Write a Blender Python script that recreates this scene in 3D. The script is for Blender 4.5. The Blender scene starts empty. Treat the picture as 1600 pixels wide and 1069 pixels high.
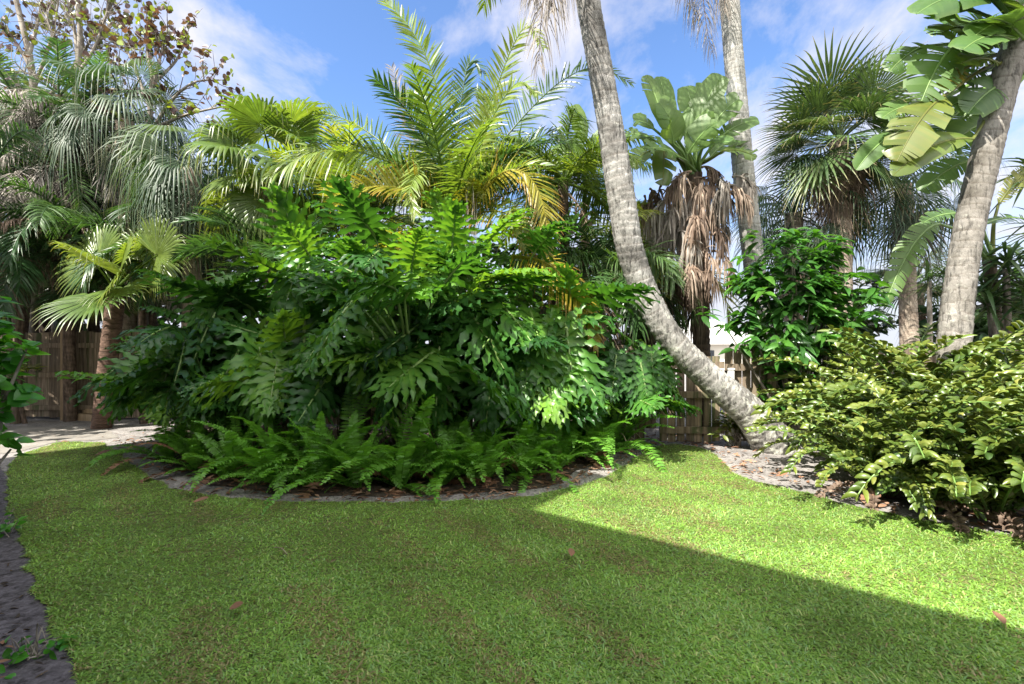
import bpy, math
import numpy as np
from mathutils import Vector

# ------------------------------------------------------------------ camera, sky, sun, exposure
scn = bpy.context.scene
HC, HY, FX = 1.3, 545.0, 755.0          # eye height (m), horizon row and focal length of the 1600 px photo
cam_d = bpy.data.cameras.new("camera")
cam_d.sensor_width = 36.0
cam_d.lens = FX / 1600 * 36
cam_d.shift_y = (HY - 534.5) / 1600
cam_d.clip_end = 2000
cam = bpy.data.objects.new("camera", cam_d)
scn.collection.objects.link(cam)
cam.location = (0, 0, HC)
cam.rotation_euler = (math.radians(90), 0, 0)
scn.camera = cam

SUN_EL = math.radians(52)
SD = np.array([0.72, 0.69]); SD = SD / np.linalg.norm(SD)        # way the sunlight travels over the ground
world = bpy.data.worlds.new("World"); scn.world = world
world.use_nodes = True
wn = world.node_tree; wn.nodes.clear()
def WN(t, **k):
    n = wn.nodes.new(t)
    for a, b in k.items(): setattr(n, a, b)
    return n
w_out = WN('ShaderNodeOutputWorld'); w_bg = WN('ShaderNodeBackground')
w_sky = WN('ShaderNodeTexSky'); w_sky.sky_type = 'NISHITA'; w_sky.sun_disc = False
w_sky.sun_elevation = SUN_EL; w_sky.sun_rotation = math.atan2(-SD[0], -SD[1])
w_sky.air_density = 1.0; w_sky.dust_density = 0.5; w_sky.ozone_density = 2.0
SKY_STRENGTH = 0.1
w_bg.inputs['Strength'].default_value = SKY_STRENGTH
w_tc = WN('ShaderNodeTexCoord')
w_sep = WN('ShaderNodeSeparateXYZ'); wn.links.new(w_tc.outputs['Generated'], w_sep.inputs[0])
w_max = WN('ShaderNodeMath', operation='MAXIMUM'); w_max.inputs[1].default_value = 0.06
wn.links.new(w_sep.outputs['Z'], w_max.inputs[0])
w_add = WN('ShaderNodeMath', operation='ADD'); w_add.inputs[1].default_value = 0.25
wn.links.new(w_max.outputs[0], w_add.inputs[0])
w_dx = WN('ShaderNodeMath', operation='DIVIDE'); w_dy = WN('ShaderNodeMath', operation='DIVIDE')
for d, ax in ((w_dx, 'X'), (w_dy, 'Y')):
    wn.links.new(w_sep.outputs[ax], d.inputs[0]); wn.links.new(w_add.outputs[0], d.inputs[1])
w_cmb = WN('ShaderNodeCombineXYZ')
wn.links.new(w_dx.outputs[0], w_cmb.inputs[0]); wn.links.new(w_dy.outputs[0], w_cmb.inputs[1])
w_map = WN('ShaderNodeMapping'); w_map.inputs['Location'].default_value = (10.85, 5.1, 1.55)
w_map.inputs['Rotation'].default_value = (0, 0, 0.5); w_map.inputs['Scale'].default_value = (1.0, 0.75, 1)
wn.links.new(w_cmb.outputs[0], w_map.inputs['Vector'])
w_n1 = WN('ShaderNodeTexNoise'); w_n1.inputs['Scale'].default_value = 2.1; w_n1.inputs['Detail'].default_value = 12
w_n1.inputs['Roughness'].default_value = 0.62; w_n1.inputs['Distortion'].default_value = 0.35
wn.links.new(w_map.outputs[0], w_n1.inputs['Vector'])
w_ramp = WN('ShaderNodeValToRGB')
w_ramp.color_ramp.elements[0].position = 0.42; w_ramp.color_ramp.elements[1].position = 0.62
w_ramp.color_ramp.elements[1].color = (0.92, 0.92, 0.92, 1)
wn.links.new(w_n1.outputs['Fac'], w_ramp.inputs[0])
w_tint = WN('ShaderNodeMixRGB', blend_type='MULTIPLY'); w_tint.inputs[0].default_value = 1
w_tint.inputs[2].default_value = (0.62, 0.73, 0.88, 1)
wn.links.new(w_sky.outputs[0], w_tint.inputs[1])
w_mix = WN('ShaderNodeMixRGB'); w_mix.inputs[2].default_value = (2.95, 2.9, 3.15, 1)
wn.links.new(w_ramp.outputs[0], w_mix.inputs[0]); wn.links.new(w_tint.outputs[0], w_mix.inputs[1])
# bright cloud added out of view, overhead and behind, to lift the shade
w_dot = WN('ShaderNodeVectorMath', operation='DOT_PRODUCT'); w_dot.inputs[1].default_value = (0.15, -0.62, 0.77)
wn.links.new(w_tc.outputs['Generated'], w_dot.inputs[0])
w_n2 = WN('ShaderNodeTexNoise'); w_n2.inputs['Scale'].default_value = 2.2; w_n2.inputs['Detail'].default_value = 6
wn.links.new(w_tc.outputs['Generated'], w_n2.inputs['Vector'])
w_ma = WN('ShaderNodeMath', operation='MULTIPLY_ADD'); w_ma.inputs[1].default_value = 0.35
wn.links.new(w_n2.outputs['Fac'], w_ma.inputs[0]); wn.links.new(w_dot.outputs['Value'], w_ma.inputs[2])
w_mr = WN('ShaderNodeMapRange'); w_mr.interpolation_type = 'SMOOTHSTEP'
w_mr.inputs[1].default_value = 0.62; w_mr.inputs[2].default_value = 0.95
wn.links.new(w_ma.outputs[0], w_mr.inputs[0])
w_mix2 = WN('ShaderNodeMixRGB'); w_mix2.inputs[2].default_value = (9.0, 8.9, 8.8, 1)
# whitish veil low over the horizon
w_hz = WN('ShaderNodeMapRange'); w_hz.interpolation_type = 'SMOOTHSTEP'
w_hz.inputs[1].default_value = 0.02; w_hz.inputs[2].default_value = 0.34; w_hz.inputs[3].default_value = 0.95; w_hz.inputs[4].default_value = 0.0
wn.links.new(w_sep.outputs['Z'], w_hz.inputs[0])
w_mixh = WN('ShaderNodeMixRGB'); w_mixh.inputs[2].default_value = (2.5, 2.6, 2.95, 1)
wn.links.new(w_hz.outputs[0], w_mixh.inputs[0]); wn.links.new(w_mix.outputs[0], w_mixh.inputs[1])
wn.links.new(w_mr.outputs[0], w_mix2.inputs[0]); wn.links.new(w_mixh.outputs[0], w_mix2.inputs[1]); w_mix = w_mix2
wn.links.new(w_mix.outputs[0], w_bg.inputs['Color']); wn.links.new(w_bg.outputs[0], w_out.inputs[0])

sun_d = bpy.data.lights.new("sun", 'SUN'); sun_d.energy = 4.2; sun_d.angle = math.radians(0.53); sun_d.color = (1, 0.95, 0.86)
sun = bpy.data.objects.new("sun", sun_d); scn.collection.objects.link(sun)
ce, se = math.cos(SUN_EL), math.sin(SUN_EL)
sun.rotation_euler = Vector((SD[0]*ce, SD[1]*ce, -se)).to_track_quat('-Z', 'Y').to_euler()
sun.location = (-6, -6, 12)
scn.view_settings.view_transform = 'Standard'; scn.view_settings.look = 'None'
scn.view_settings.exposure = 1.8; scn.view_settings.gamma = 1.0
scn.render.film_transparent = False
scn.cycles.max_bounces = 8; scn.cycles.transmission_bounces = 6; scn.cycles.diffuse_bounces = 4
scn.cycles.use_denoising = True

# ------------------------------------------------------------------ helpers
COL = scn.collection
Z = np.array([0., 0., 1.])
def nrm(a):
    a = np.asarray(a, float)
    return a / np.maximum(np.linalg.norm(a, axis=-1, keepdims=True), 1e-9)
def P(px, py, y):                      # the point that stands at depth y on the photo's line of sight
    return np.array([(px-800)/FX*y, y, HC + (HY-py)/FX*y])
def G(px, py):                         # ground point
    y = FX*HC/(py-HY)
    return np.array([(px-800)/FX*y, y, 0.])

class MB:
    """collects quads; build() links them as one mesh object"""
    def __init__(s): s.v=[]; s.q=[]; s.m=[]; s.t=[]; s.a=[]; s.n=0
    def add(s, v, q, mat=0, tint=0.5, along=0.0):
        v = np.asarray(v, float).reshape(-1, 3); q = np.asarray(q, int).reshape(-1, 4)
        s.v.append(v); s.q.append(q + s.n); s.m.append(np.full(len(q), mat))
        s.t.append(np.broadcast_to(np.asarray(tint, float).ravel() if np.ndim(tint) else tint, (len(v),)))
        s.a.append(np.broadcast_to(np.asarray(along, float).ravel() if np.ndim(along) else along, (len(v),)))
        s.n += len(v)
    def grid(s, g, mat=0, tint=None, along=None):
        """g: (n, rows, cols, 3) -> n strips; tint (n,), along (rows,)"""
        n, r, c = g.shape[:3]
        idx = np.arange(n*r*c).reshape(n, r, c)
        q = np.stack([idx[:, :-1, :-1], idx[:, :-1, 1:], idx[:, 1:, 1:], idx[:, 1:, :-1]], -1)
        tt = np.full(n, .5) if tint is None else np.asarray(tint)
        aa = np.linspace(0, 1, r) if along is None else np.asarray(along)
        aa = aa if aa.ndim == 2 else np.broadcast_to(aa, (n, r))
        s.add(g, q, mat, tt if tt.ndim == 3 else np.repeat(tt, r*c), np.repeat(aa[:, :, None], c, 2))
    def box(s, lo, hi, mat=0, tint=.5):
        x0, y0, z0 = lo; x1, y1, z1 = hi
        v = [(x0,y0,z0),(x1,y0,z0),(x1,y1,z0),(x0,y1,z0),(x0,y0,z1),(x1,y0,z1),(x1,y1,z1),(x0,y1,z1)]
        s.add(v, [(3,2,1,0),(4,5,6,7),(0,1,5,4),(1,2,6,5),(2,3,7,6),(3,0,4,7)], mat, tint)
    def obox(s, c, ax, hx, hy, z0, z1, mat=0, tint=.5):
        """upright box with its length along the unit ground vector ax"""
        ax = np.array([ax[0], ax[1], 0.]); ay = np.array([-ax[1], ax[0], 0.]); c = np.array([c[0], c[1], 0.])
        v = [c + sx*hx*ax + sy*hy*ay + z*Z for z in (z0, z1) for sx, sy in ((-1,-1),(1,-1),(1,1),(-1,1))]
        s.add(v, [(3,2,1,0),(4,5,6,7),(0,1,5,4),(1,2,6,5),(2,3,7,6),(3,0,4,7)], mat, tint)
    def tube(s, pts, rad, sides=6, mat=0, tint=.5, along=None, cap=True):
        pts = np.asarray(pts, float); n = len(pts)
        rad = np.broadcast_to(np.asarray(rad, float), (n,)) if np.ndim(rad) < 2 else rad
        T = nrm(np.gradient(pts, axis=0))
        h = np.array([0, 0, 1.]) if abs(T[0][2]) < .8 else np.array([1., 0, 0])
        S = nrm(np.cross(T, h)); N = np.cross(S, T)
        th = np.arange(sides)/sides*2*math.pi
        R = rad[:, None] if rad.ndim == 1 else rad
        v = pts[:, None] + R[..., None]*(np.cos(th)[None, :, None]*S[:, None] + np.sin(th)[None, :, None]*N[:, None])
        i = np.arange(n*sides).reshape(n, sides); j = np.roll(i, -1, 1)
        q = np.stack([i[:-1], j[:-1], j[1:], i[1:]], -1).reshape(-1, 4)
        aa = np.zeros(n) if along is None else np.asarray(along)
        s.add(v, q, mat, tint, np.repeat(aa, sides))
        if cap:
            v2 = np.concatenate([v[-1], pts[-1:]])
            k = np.arange(sides); q2 = np.stack([k, np.roll(k, -1), np.full(sides, sides), np.full(sides, sides)], -1)
            for a, b in ((v[-1], pts[-1]),):
                if sides % 2 == 0:
                    quads = [(0, 2*e+1, 2*e+2, (2*e+3) % sides) for e in range((sides-2)//2)]
                    s.add(a, quads, mat, tint, aa[-1])
    def build(s, name, mats, parent=None, smooth=True, local=True):
        v = np.concatenate(s.v); q = np.concatenate(s.q)
        if parent is not None and local: v = v - np.array(parent.location)
        me = mesh_from(name, v, q, np.concatenate(s.m), np.concatenate(s.t), np.concatenate(s.a), mats, smooth)
        o = bpy.data.objects.new(name, me); COL.objects.link(o)
        if parent is not None: o.parent = parent
        return o
def mesh_from(name, v, q, m, t, a, mats, smooth=True):
    me = bpy.data.meshes.new(name)
    me.vertices.add(len(v)); me.vertices.foreach_set('co', np.ascontiguousarray(v, np.float32).ravel())
    me.loops.add(q.size); me.loops.foreach_set('vertex_index', np.ascontiguousarray(q, np.int32).ravel())
    me.polygons.add(len(q)); me.polygons.foreach_set('loop_start', np.arange(0, q.size, 4, dtype=np.int32))
    for mm in (mats if isinstance(mats, (list, tuple)) else [mats]): me.materials.append(mm)
    me.polygons.foreach_set('material_index', np.ascontiguousarray(m, np.int32))
    me.polygons.foreach_set('use_smooth', np.full(len(q), smooth))
    for nm, arr in (('tint', t), ('along', a)):
        at = me.attributes.new(nm, 'FLOAT', 'POINT'); at.data.foreach_set('value', np.ascontiguousarray(arr, np.float32))
    me.update(calc_edges=True)
    return me
def tag(o, label=None, cat=None, group=None, kind=None):
    if label: o['label'] = label
    if cat: o['category'] = cat
    if group: o['group'] = group
    if kind: o['kind'] = kind
    return o
def thing(name, label, cat, loc, group=None):
    o = bpy.data.objects.new(name, None); COL.objects.link(o)
    o.location = [float(x) for x in loc]; o.empty_display_size = .2
    return tag(o, label, cat, group)

def spline(pts, n):
    """Catmull-Rom through pts, resampled evenly to n points"""
    p = np.asarray(pts, float)
    if len(p) == 2: return p[0] + np.linspace(0, 1, n)[:, None]*(p[1]-p[0])
    p = np.vstack([2*p[0]-p[1], p, 2*p[-1]-p[-2]]); out = []
    for i in range(1, len(p)-2):
        t = np.linspace(0, 1, 16, endpoint=False)[:, None]
        a, b, c, d = p[i-1:i+3]
        out.append(.5*(2*b + (c-a)*t + (2*a-5*b+4*c-d)*t**2 + (3*b-a-3*c+d)*t**3))
    out.append(p[-2][None]); o = np.vstack(out)
    L = np.concatenate([[0], np.cumsum(np.linalg.norm(np.diff(o, axis=0), axis=1))])
    s = np.linspace(0, L[-1], n)
    return np.stack([np.interp(s, L, o[:, k]) for k in range(3)], -1)
def arc(base, az, elev, length, droop, n=18, pw=1.4, side=0.0):
    s = np.linspace(0, 1, n); e = elev - droop*s**pw
    a = az + side*s
    d = np.stack([np.cos(e)*np.cos(a), np.cos(e)*np.sin(a), np.sin(e)], -1)*length/(n-1)
    return np.asarray(base) + np.concatenate([np.zeros((1, 3)), np.cumsum(d[:-1], 0)])
def interp3(s, S, A): return np.stack([np.interp(s, S, A[:, k]) for k in range(3)], -1)
def rot_about(v, k, ang):
    ang = np.asarray(ang)[..., None]
    return v*np.cos(ang) + np.cross(k, v)*np.sin(ang) + k*(np.sum(k*v, -1, keepdims=True))*(1-np.cos(ang))

# ------------------------------------------------------------------ materials
def new_mat(name):
    m = bpy.data.materials.new(name); m.use_nodes = True
    nt = m.node_tree; nt.nodes.clear()
    return m, nt
def node(nt, t, **k):
    n = nt.nodes.new(t)
    for a, b in k.items(): setattr(n, a, b)
    return n
def ramp(nt, stops):
    r = node(nt, 'ShaderNodeValToRGB'); e = r.color_ramp.elements
    while len(e) < len(stops): e.new(0.5)
    for x, (p, c) in zip(e, stops): x.position = p; x.color = (*c, 1)
    return r
def leaf_mat(name, cols, trans=None, tfac=0.38, rough=0.38, tip=None, tip0=0.75, noise=9.0, namp=0.35, spec=0.5):
    m, nt = new_mat(name); L = nt.links.new
    out = node(nt, 'ShaderNodeOutputMaterial')
    at = node(nt, 'ShaderNodeAttribute', attribute_name='tint')
    oi = node(nt, 'ShaderNodeObjectInfo')
    ad = node(nt, 'ShaderNodeMath', operation='MULTIPLY_ADD'); ad.inputs[1].default_value = 0.3; ad.inputs[2].default_value = -0.15
    L(oi.outputs['Random'], ad.inputs[0])
    sm = node(nt, 'ShaderNodeMath', operation='ADD', use_clamp=True); L(at.outputs['Fac'], sm.inputs[0]); L(ad.outputs[0], sm.inputs[1])
    r = ramp(nt, [(i/(len(cols)-1), c) for i, c in enumerate(cols)]); L(sm.outputs[0], r.inputs[0])
    tc = node(nt, 'ShaderNodeTexCoord')
    nz = node(nt, 'ShaderNodeTexNoise'); nz.inputs['Scale'].default_value = noise; nz.inputs['Detail'].default_value = 4
    L(tc.outputs['Object'], nz.inputs['Vector'])
    mr = node(nt, 'ShaderNodeMapRange'); mr.inputs[1].default_value = .25; mr.inputs[2].default_value = .75
    mr.inputs[3].default_value = 1-namp; mr.inputs[4].default_value = 1+namp
    L(nz.outputs['Fac'], mr.inputs[0])
    mul = node(nt, 'ShaderNodeVectorMath', operation='SCALE'); L(r.outputs[0], mul.inputs[0]); L(mr.outputs[0], mul.inputs['Scale'])
    col = mul.outputs[0]
    if tip is not None:
        al = node(nt, 'ShaderNodeAttribute', attribute_name='along')
        m2 = node(nt, 'ShaderNodeMapRange'); m2.inputs[1].default_value = tip0; m2.inputs[2].default_value = 1.05
        L(al.outputs['Fac'], m2.inputs[0])
        mx = node(nt, 'ShaderNodeMixRGB'); mx.inputs[2].default_value = (*tip, 1)
        L(m2.outputs[0], mx.inputs[0]); L(col, mx.inputs[1]); col = mx.outputs[0]
    pb = node(nt, 'ShaderNodeBsdfPrincipled'); L(col, pb.inputs['Base Color'])
    pb.inputs['Roughness'].default_value = rough; pb.inputs['Specular IOR Level'].default_value = spec
    bump = node(nt, 'ShaderNodeBump'); bump.inputs['Strength'].default_value = .25; bump.inputs['Distance'].default_value = .01
    L(nz.outputs['Fac'], bump.inputs['Height']); L(bump.outputs[0], pb.inputs['Normal'])
    tr = node(nt, 'ShaderNodeBsdfTranslucent')
    tm = node(nt, 'ShaderNodeVectorMath', operation='MULTIPLY'); L(col, tm.inputs[0])
    tm.inputs[1].default_value = trans if trans else (1.9, 1.7, .8)
    L(tm.outputs[0], tr.inputs['Color'])
    mix = node(nt, 'ShaderNodeMixShader'); mix.inputs[0].default_value = tfac
    L(pb.outputs[0], mix.inputs[1]); L(tr.outputs[0], mix.inputs[2]); L(mix.outputs[0], out.inputs[0])
    return m
def rough_mat(name, c0, c1, scale=8, rough=.85, detail=6, bump=.4, dist=.02, stretch=(1,1,1), c2=None, scale2=40, p0=.35, p1=.65, coord='Object'):
    m, nt = new_mat(name); L = nt.links.new
    out = node(nt, 'ShaderNodeOutputMaterial'); pb = node(nt, 'ShaderNodeBsdfPrincipled'); L(pb.outputs[0], out.inputs[0])
    tc = node(nt, 'ShaderNodeTexCoord'); mp = node(nt, 'ShaderNodeMapping'); mp.inputs['Scale'].default_value = stretch
    L(tc.outputs[coord], mp.inputs[0])
    nz = node(nt, 'ShaderNodeTexNoise'); nz.inputs['Scale'].default_value = scale; nz.inputs['Detail'].default_value = detail
    nz.inputs['Roughness'].default_value = .65
    L(mp.outputs[0], nz.inputs['Vector'])
    r = ramp(nt, [(p0, c0), (p1, c1)]); L(nz.outputs['Fac'], r.inputs[0]); col = r.outputs[0]
    h = nz.outputs['Fac']
    if c2 is not None:
        n2 = node(nt, 'ShaderNodeTexNoise'); n2.inputs['Scale'].default_value = scale2; n2.inputs['Detail'].default_value = 5
        n2.inputs['Roughness'].default_value = .7
        L(mp.outputs[0], n2.inputs['Vector'])
        r2 = ramp(nt, [(.52, (0, 0, 0)), (.62, (1, 1, 1))]); L(n2.outputs['Fac'], r2.inputs[0])
        mx = node(nt, 'ShaderNodeMixRGB'); L(r2.outputs[0], mx.inputs[0]); L(col, mx.inputs[1]); mx.inputs[2].default_value = (*c2, 1)
        col = mx.outputs[0]
        a2 = node(nt, 'ShaderNodeMath', operation='ADD'); L(h, a2.inputs[0]); L(n2.outputs['Fac'], a2.inputs[1]); h = a2.outputs[0]
    at = node(nt, 'ShaderNodeAttribute', attribute_name='tint')
    mr = node(nt, 'ShaderNodeMapRange'); mr.inputs[3].default_value = .65; mr.inputs[4].default_value = 1.35; L(at.outputs['Fac'], mr.inputs[0])
    mul = node(nt, 'ShaderNodeVectorMath', operation='SCALE'); L(col, mul.inputs[0]); L(mr.outputs[0], mul.inputs['Scale'])
    L(mul.outputs[0], pb.inputs['Base Color']); pb.inputs['Roughness'].default_value = rough
    pb.inputs['Specular IOR Level'].default_value = .25
    b = node(nt, 'ShaderNodeBump'); b.inputs['Strength'].default_value = bump; b.inputs['Distance'].default_value = dist
    L(h, b.inputs['Height']); L(b.outputs[0], pb.inputs['Normal'])
    return m

M = {}
M['phil'] = leaf_mat('philodendron_leaf', [(.018,.062,.016),(.035,.11,.022),(.065,.18,.028),(.14,.27,.035)], (2.1,1.9,.6), .34, .36, noise=5, spec=.4)
M['phil_old'] = leaf_mat('philodendron_old_leaf', [(.12,.14,.025),(.2,.17,.035),(.2,.10,.045)], None, .3, .5, noise=5)
M['phil_stalk'] = leaf_mat('philodendron_stalk', [(.08,.16,.03),(.14,.24,.06),(.2,.28,.09)], None, .05, .4, noise=8)
M['coco'] = leaf_mat('palm_frond_green', [(.06,.115,.025),(.10,.175,.03),(.16,.235,.04),(.24,.28,.055)], (2.0,1.8,.6), .4, .36, tip=(.24,.2,.09), tip0=.82)
M['coco_yellow'] = leaf_mat('palm_frond_yellow', [(.13,.17,.02),(.26,.25,.025),(.36,.26,.03)], (1.5,1.3,.4), .4, .4, tip=(.42,.2,.05), tip0=.6)
M['palm_dark'] = leaf_mat('palm_frond_dark', [(.025,.065,.022),(.045,.10,.03),(.08,.14,.04)], (1.8,1.8,.7), .3, .38, tip=(.12,.12,.06), tip0=.8)
M['palm_grey'] = leaf_mat('palm_frond_grey', [(.13,.11,.09),(.24,.21,.18),(.36,.33,.29)], (1,1,1), .2, .7)
M['palm_brown'] = leaf_mat('palm_frond_brown', [(.085,.055,.038),(.19,.13,.092),(.33,.255,.195)], (1.1,1,.9), .2, .75)
M['fan'] = leaf_mat('fan_leaf_green', [(.05,.10,.022),(.09,.15,.028),(.15,.205,.04)], (1.9,1.7,.6), .4, .36, tip=(.3,.27,.1), tip0=.86)
M['fan_blue'] = leaf_mat('fan_leaf_blue_green', [(.022,.05,.022),(.042,.08,.036),(.085,.125,.06)], (1.6,1.6,.8), .3, .5, tip=(.26,.24,.14), tip0=.8)
M['fan_olive'] = leaf_mat('fan_leaf_olive', [(.04,.085,.03),(.085,.14,.045),(.26,.27,.10)], (1.6,1.5,.7), .3, .4, tip=(.4,.3,.16), tip0=.75)
M['bop'] = leaf_mat('paddle_leaf_green', [(.055,.12,.032),(.095,.17,.045),(.15,.22,.07)], (1.9,1.8,.6), .38, .46, tip=(.10,.17,.04), noise=3, namp=.2)
M['bop_yellow'] = leaf_mat('paddle_leaf_yellowing', [(.075,.13,.026),(.125,.16,.03),(.22,.185,.035)], (1.6,1.4,.5), .38, .34, noise=3, namp=.25)
M['fern'] = leaf_mat('fern_green', [(.075,.19,.025),(.12,.29,.035),(.2,.38,.05)], (1.8,1.9,.6), .35, .42, noise=14)
M['zamia'] = leaf_mat('zamia_leaflet', [(.03,.065,.014),(.078,.122,.02),(.145,.178,.03),(.26,.265,.058)], (1.4,1.4,.5), .2, .34, noise=12, namp=.3)
M['shrub'] = leaf_mat('shrub_leaf', [(.03,.10,.02),(.05,.15,.025),(.10,.24,.03)], (1.9,1.9,.6), .36, .3, noise=6)
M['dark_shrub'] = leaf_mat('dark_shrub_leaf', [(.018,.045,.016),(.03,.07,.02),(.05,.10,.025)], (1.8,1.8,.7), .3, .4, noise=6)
M['clusia'] = leaf_mat('round_hedge_leaf', [(.03,.13,.018),(.05,.2,.022),(.10,.3,.03)], (1.9,1.9,.5), .38, .3, noise=6)
M['grape'] = leaf_mat('sea_grape_leaf', [(.06,.035,.04),(.10,.05,.045),(.10,.13,.03),(.2,.26,.03)], (1.6,1.5,.6), .3, .4, noise=6)
M['croton'] = leaf_mat('croton_leaf', [(.14,.19,.025),(.25,.27,.03),(.36,.29,.03)], (1.4,1.2,.4), .35, .38, noise=6)
M['strap'] = leaf_mat('strap_leaf', [(.03,.07,.03),(.05,.10,.035),(.10,.15,.05)], (1.6,1.6,.7), .25, .34)
M['grass'] = leaf_mat('grass_blade', [(.40,.31,.18),(.22,.2,.08),(.13,.24,.05),(.19,.35,.055),(.27,.42,.085),(.2,.36,.14),(.44,.49,.19)], (1.6,1.5,.5), .4, .45, noise=1.6, namp=.28, spec=.35)
M['litter'] = leaf_mat('dry_leaf', [(.10,.045,.02),(.22,.11,.06),(.36,.22,.14)], (1,1,1), .12, .7)
M['bark'] = rough_mat('grey_bark', (.10,.085,.07), (.3,.27,.23), 14, stretch=(1,1,.35))
M['root'] = rough_mat('pale_aerial_root', (.12,.10,.06), (.3,.27,.17), 18)
M['fibre'] = rough_mat('fibrous_palm_bark', (.045,.032,.024), (.16,.115,.085), 26, stretch=(1,1,.2), bump=.7)
M['brickish'] = rough_mat('reddish_palm_bark', (.06,.036,.026), (.16,.10,.072), 30, stretch=(.4,.4,1.6), bump=.8)
M['wood'] = rough_mat('weathered_board', (.10,.076,.052), (.27,.21,.15), 22, stretch=(1.4,1.4,.10), c2=(.07,.08,.035), scale2=4, bump=.3, dist=.008)
M['post'] = rough_mat('newer_timber', (.2,.14,.085), (.36,.27,.17), 22, stretch=(1.5,1.5,.1), bump=.25, dist=.006)
M['white'] = rough_mat('white_paint', (.6,.6,.6), (.75,.74,.72), 12, rough=.5, bump=.05)
M['stucco'] = rough_mat('pale_stucco', (.55,.52,.45), (.66,.63,.56), 40, bump=.3, dist=.006)
M['roof'] = rough_mat('grey_roof', (.35,.34,.33), (.5,.49,.47), 10, stretch=(1,6,1), bump=.3)
M['sand'] = rough_mat('sandy_soil', (.13,.12,.115), (.29,.27,.255), 3.2, c2=(.07,.058,.05), scale2=30, bump=.8, dist=.02, detail=10, p0=.3, p1=.6)
M['humus'] = rough_mat('dark_bed_soil', (.035,.026,.02), (.10,.08,.062), 9, c2=(.13,.085,.05), scale2=34, bump=1.0, dist=.03, detail=9)
M['mulch'] = rough_mat('dark_mulch', (.05,.045,.05), (.135,.122,.14), 30, c2=(.035,.03,.033), scale2=14, bump=.5, dist=.03, detail=9)
M['lawnsoil'] = rough_mat('lawn_thatch', (.05,.06,.02), (.12,.13,.045), 14, c2=(.12,.09,.05), scale2=24, bump=.6)
M['paver'] = rough_mat('pale_path', (.12,.11,.097), (.26,.245,.22), 3.0, c2=(.2,.17,.14), scale2=12, bump=.3)
def glass_mat():
    m, nt = new_mat('window_glass'); out = node(nt, 'ShaderNodeOutputMaterial'); pb = node(nt, 'ShaderNodeBsdfPrincipled')
    pb.inputs['Base Color'].default_value = (.03,.04,.05,1); pb.inputs['Roughness'].default_value = .05
    nt.links.new(pb.outputs[0], out.inputs[0]); return m
M['glass'] = glass_mat()
def trunk_mat(name, light, mid, dark, ring=11.0, lichen=.5, crack=.5):
    m, nt = new_mat(name); L = nt.links.new
    out = node(nt, 'ShaderNodeOutputMaterial'); pb = node(nt, 'ShaderNodeBsdfPrincipled'); L(pb.outputs[0], out.inputs[0])
    tc = node(nt, 'ShaderNodeTexCoord')
    n1 = node(nt, 'ShaderNodeTexNoise'); n1.inputs['Scale'].default_value = 2.2; n1.inputs['Detail'].default_value = 8; n1.inputs['Roughness'].default_value = .7
    L(tc.outputs['Object'], n1.inputs['Vector'])
    r1 = ramp(nt, [(.3, dark), (.47, mid), (.62, light)]); L(n1.outputs['Fac'], r1.inputs[0])
    mp = node(nt, 'ShaderNodeMapping'); mp.inputs['Scale'].default_value = (1, 1, .22); L(tc.outputs['Object'], mp.inputs[0])
    n2 = node(nt, 'ShaderNodeTexNoise'); n2.inputs['Scale'].default_value = 30; n2.inputs['Detail'].default_value = 5; n2.inputs['Roughness'].default_value = .65
    L(mp.outputs[0], n2.inputs['Vector'])
    r2 = ramp(nt, [(.36, (1-crack,)*3), (.5, (1, 1, 1))]); L(n2.outputs['Fac'], r2.inputs[0])
    m1 = node(nt, 'ShaderNodeMixRGB', blend_type='MULTIPLY'); m1.inputs[0].default_value = 1; L(r1.outputs[0], m1.inputs[1]); L(r2.outputs[0], m1.inputs[2])
    al = node(nt, 'ShaderNodeAttribute', attribute_name='along')
    ti = node(nt, 'ShaderNodeAttribute', attribute_name='tint')       # ring scars: 0 in the groove
    r3 = ramp(nt, [(.06, (.5, .46, .42)), (.3, (1, 1, 1))]); L(ti.outputs['Fac'], r3.inputs[0])
    m2 = node(nt, 'ShaderNodeMixRGB', blend_type='MULTIPLY'); m2.inputs[0].default_value = .7; L(m1.outputs[0], m2.inputs[1]); L(r3.outputs[0], m2.inputs[2])
    # lichen blotches, thicker near the foot
    n4 = node(nt, 'ShaderNodeTexNoise'); n4.inputs['Scale'].default_value = 9; n4.inputs['Detail'].default_value = 9; n4.inputs['Roughness'].default_value = .75
    L(tc.outputs['Object'], n4.inputs['Vector'])
    mr = node(nt, 'ShaderNodeMapRange'); mr.inputs[1].default_value = 0; mr.inputs[2].default_value = 3.5; mr.inputs[3].default_value = .08; mr.inputs[4].default_value = -.06
    L(al.outputs['Fac'], mr.inputs[0])
    ad = node(nt, 'ShaderNodeMath', operation='ADD'); L(n4.outputs['Fac'], ad.inputs[0]); L(mr.outputs[0], ad.inputs[1])
    r4 = ramp(nt, [(.56, (0, 0, 0)), (.63, (lichen,)*3)]); L(ad.outputs[0], r4.inputs[0])
    m3 = node(nt, 'ShaderNodeMixRGB'); L(r4.outputs[0], m3.inputs[0]); L(m2.outputs[0], m3.inputs[1]); m3.inputs[2].default_value = (.5, .5, .43, 1)
    L(m3.outputs[0], pb.inputs['Base Color']); pb.inputs['Roughness'].default_value = .9; pb.inputs['Specular IOR Level'].default_value = .2
    hs = node(nt, 'ShaderNodeMath', operation='ADD'); L(n2.outputs['Fac'], hs.inputs[0]); L(n4.outputs['Fac'], hs.inputs[1])
    b = node(nt, 'ShaderNodeBump'); b.inputs['Strength'].default_value = .8; b.inputs['Distance'].default_value = .02
    L(hs.outputs[0], b.inputs['Height']); L(b.outputs[0], pb.inputs['Normal'])
    return m
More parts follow.
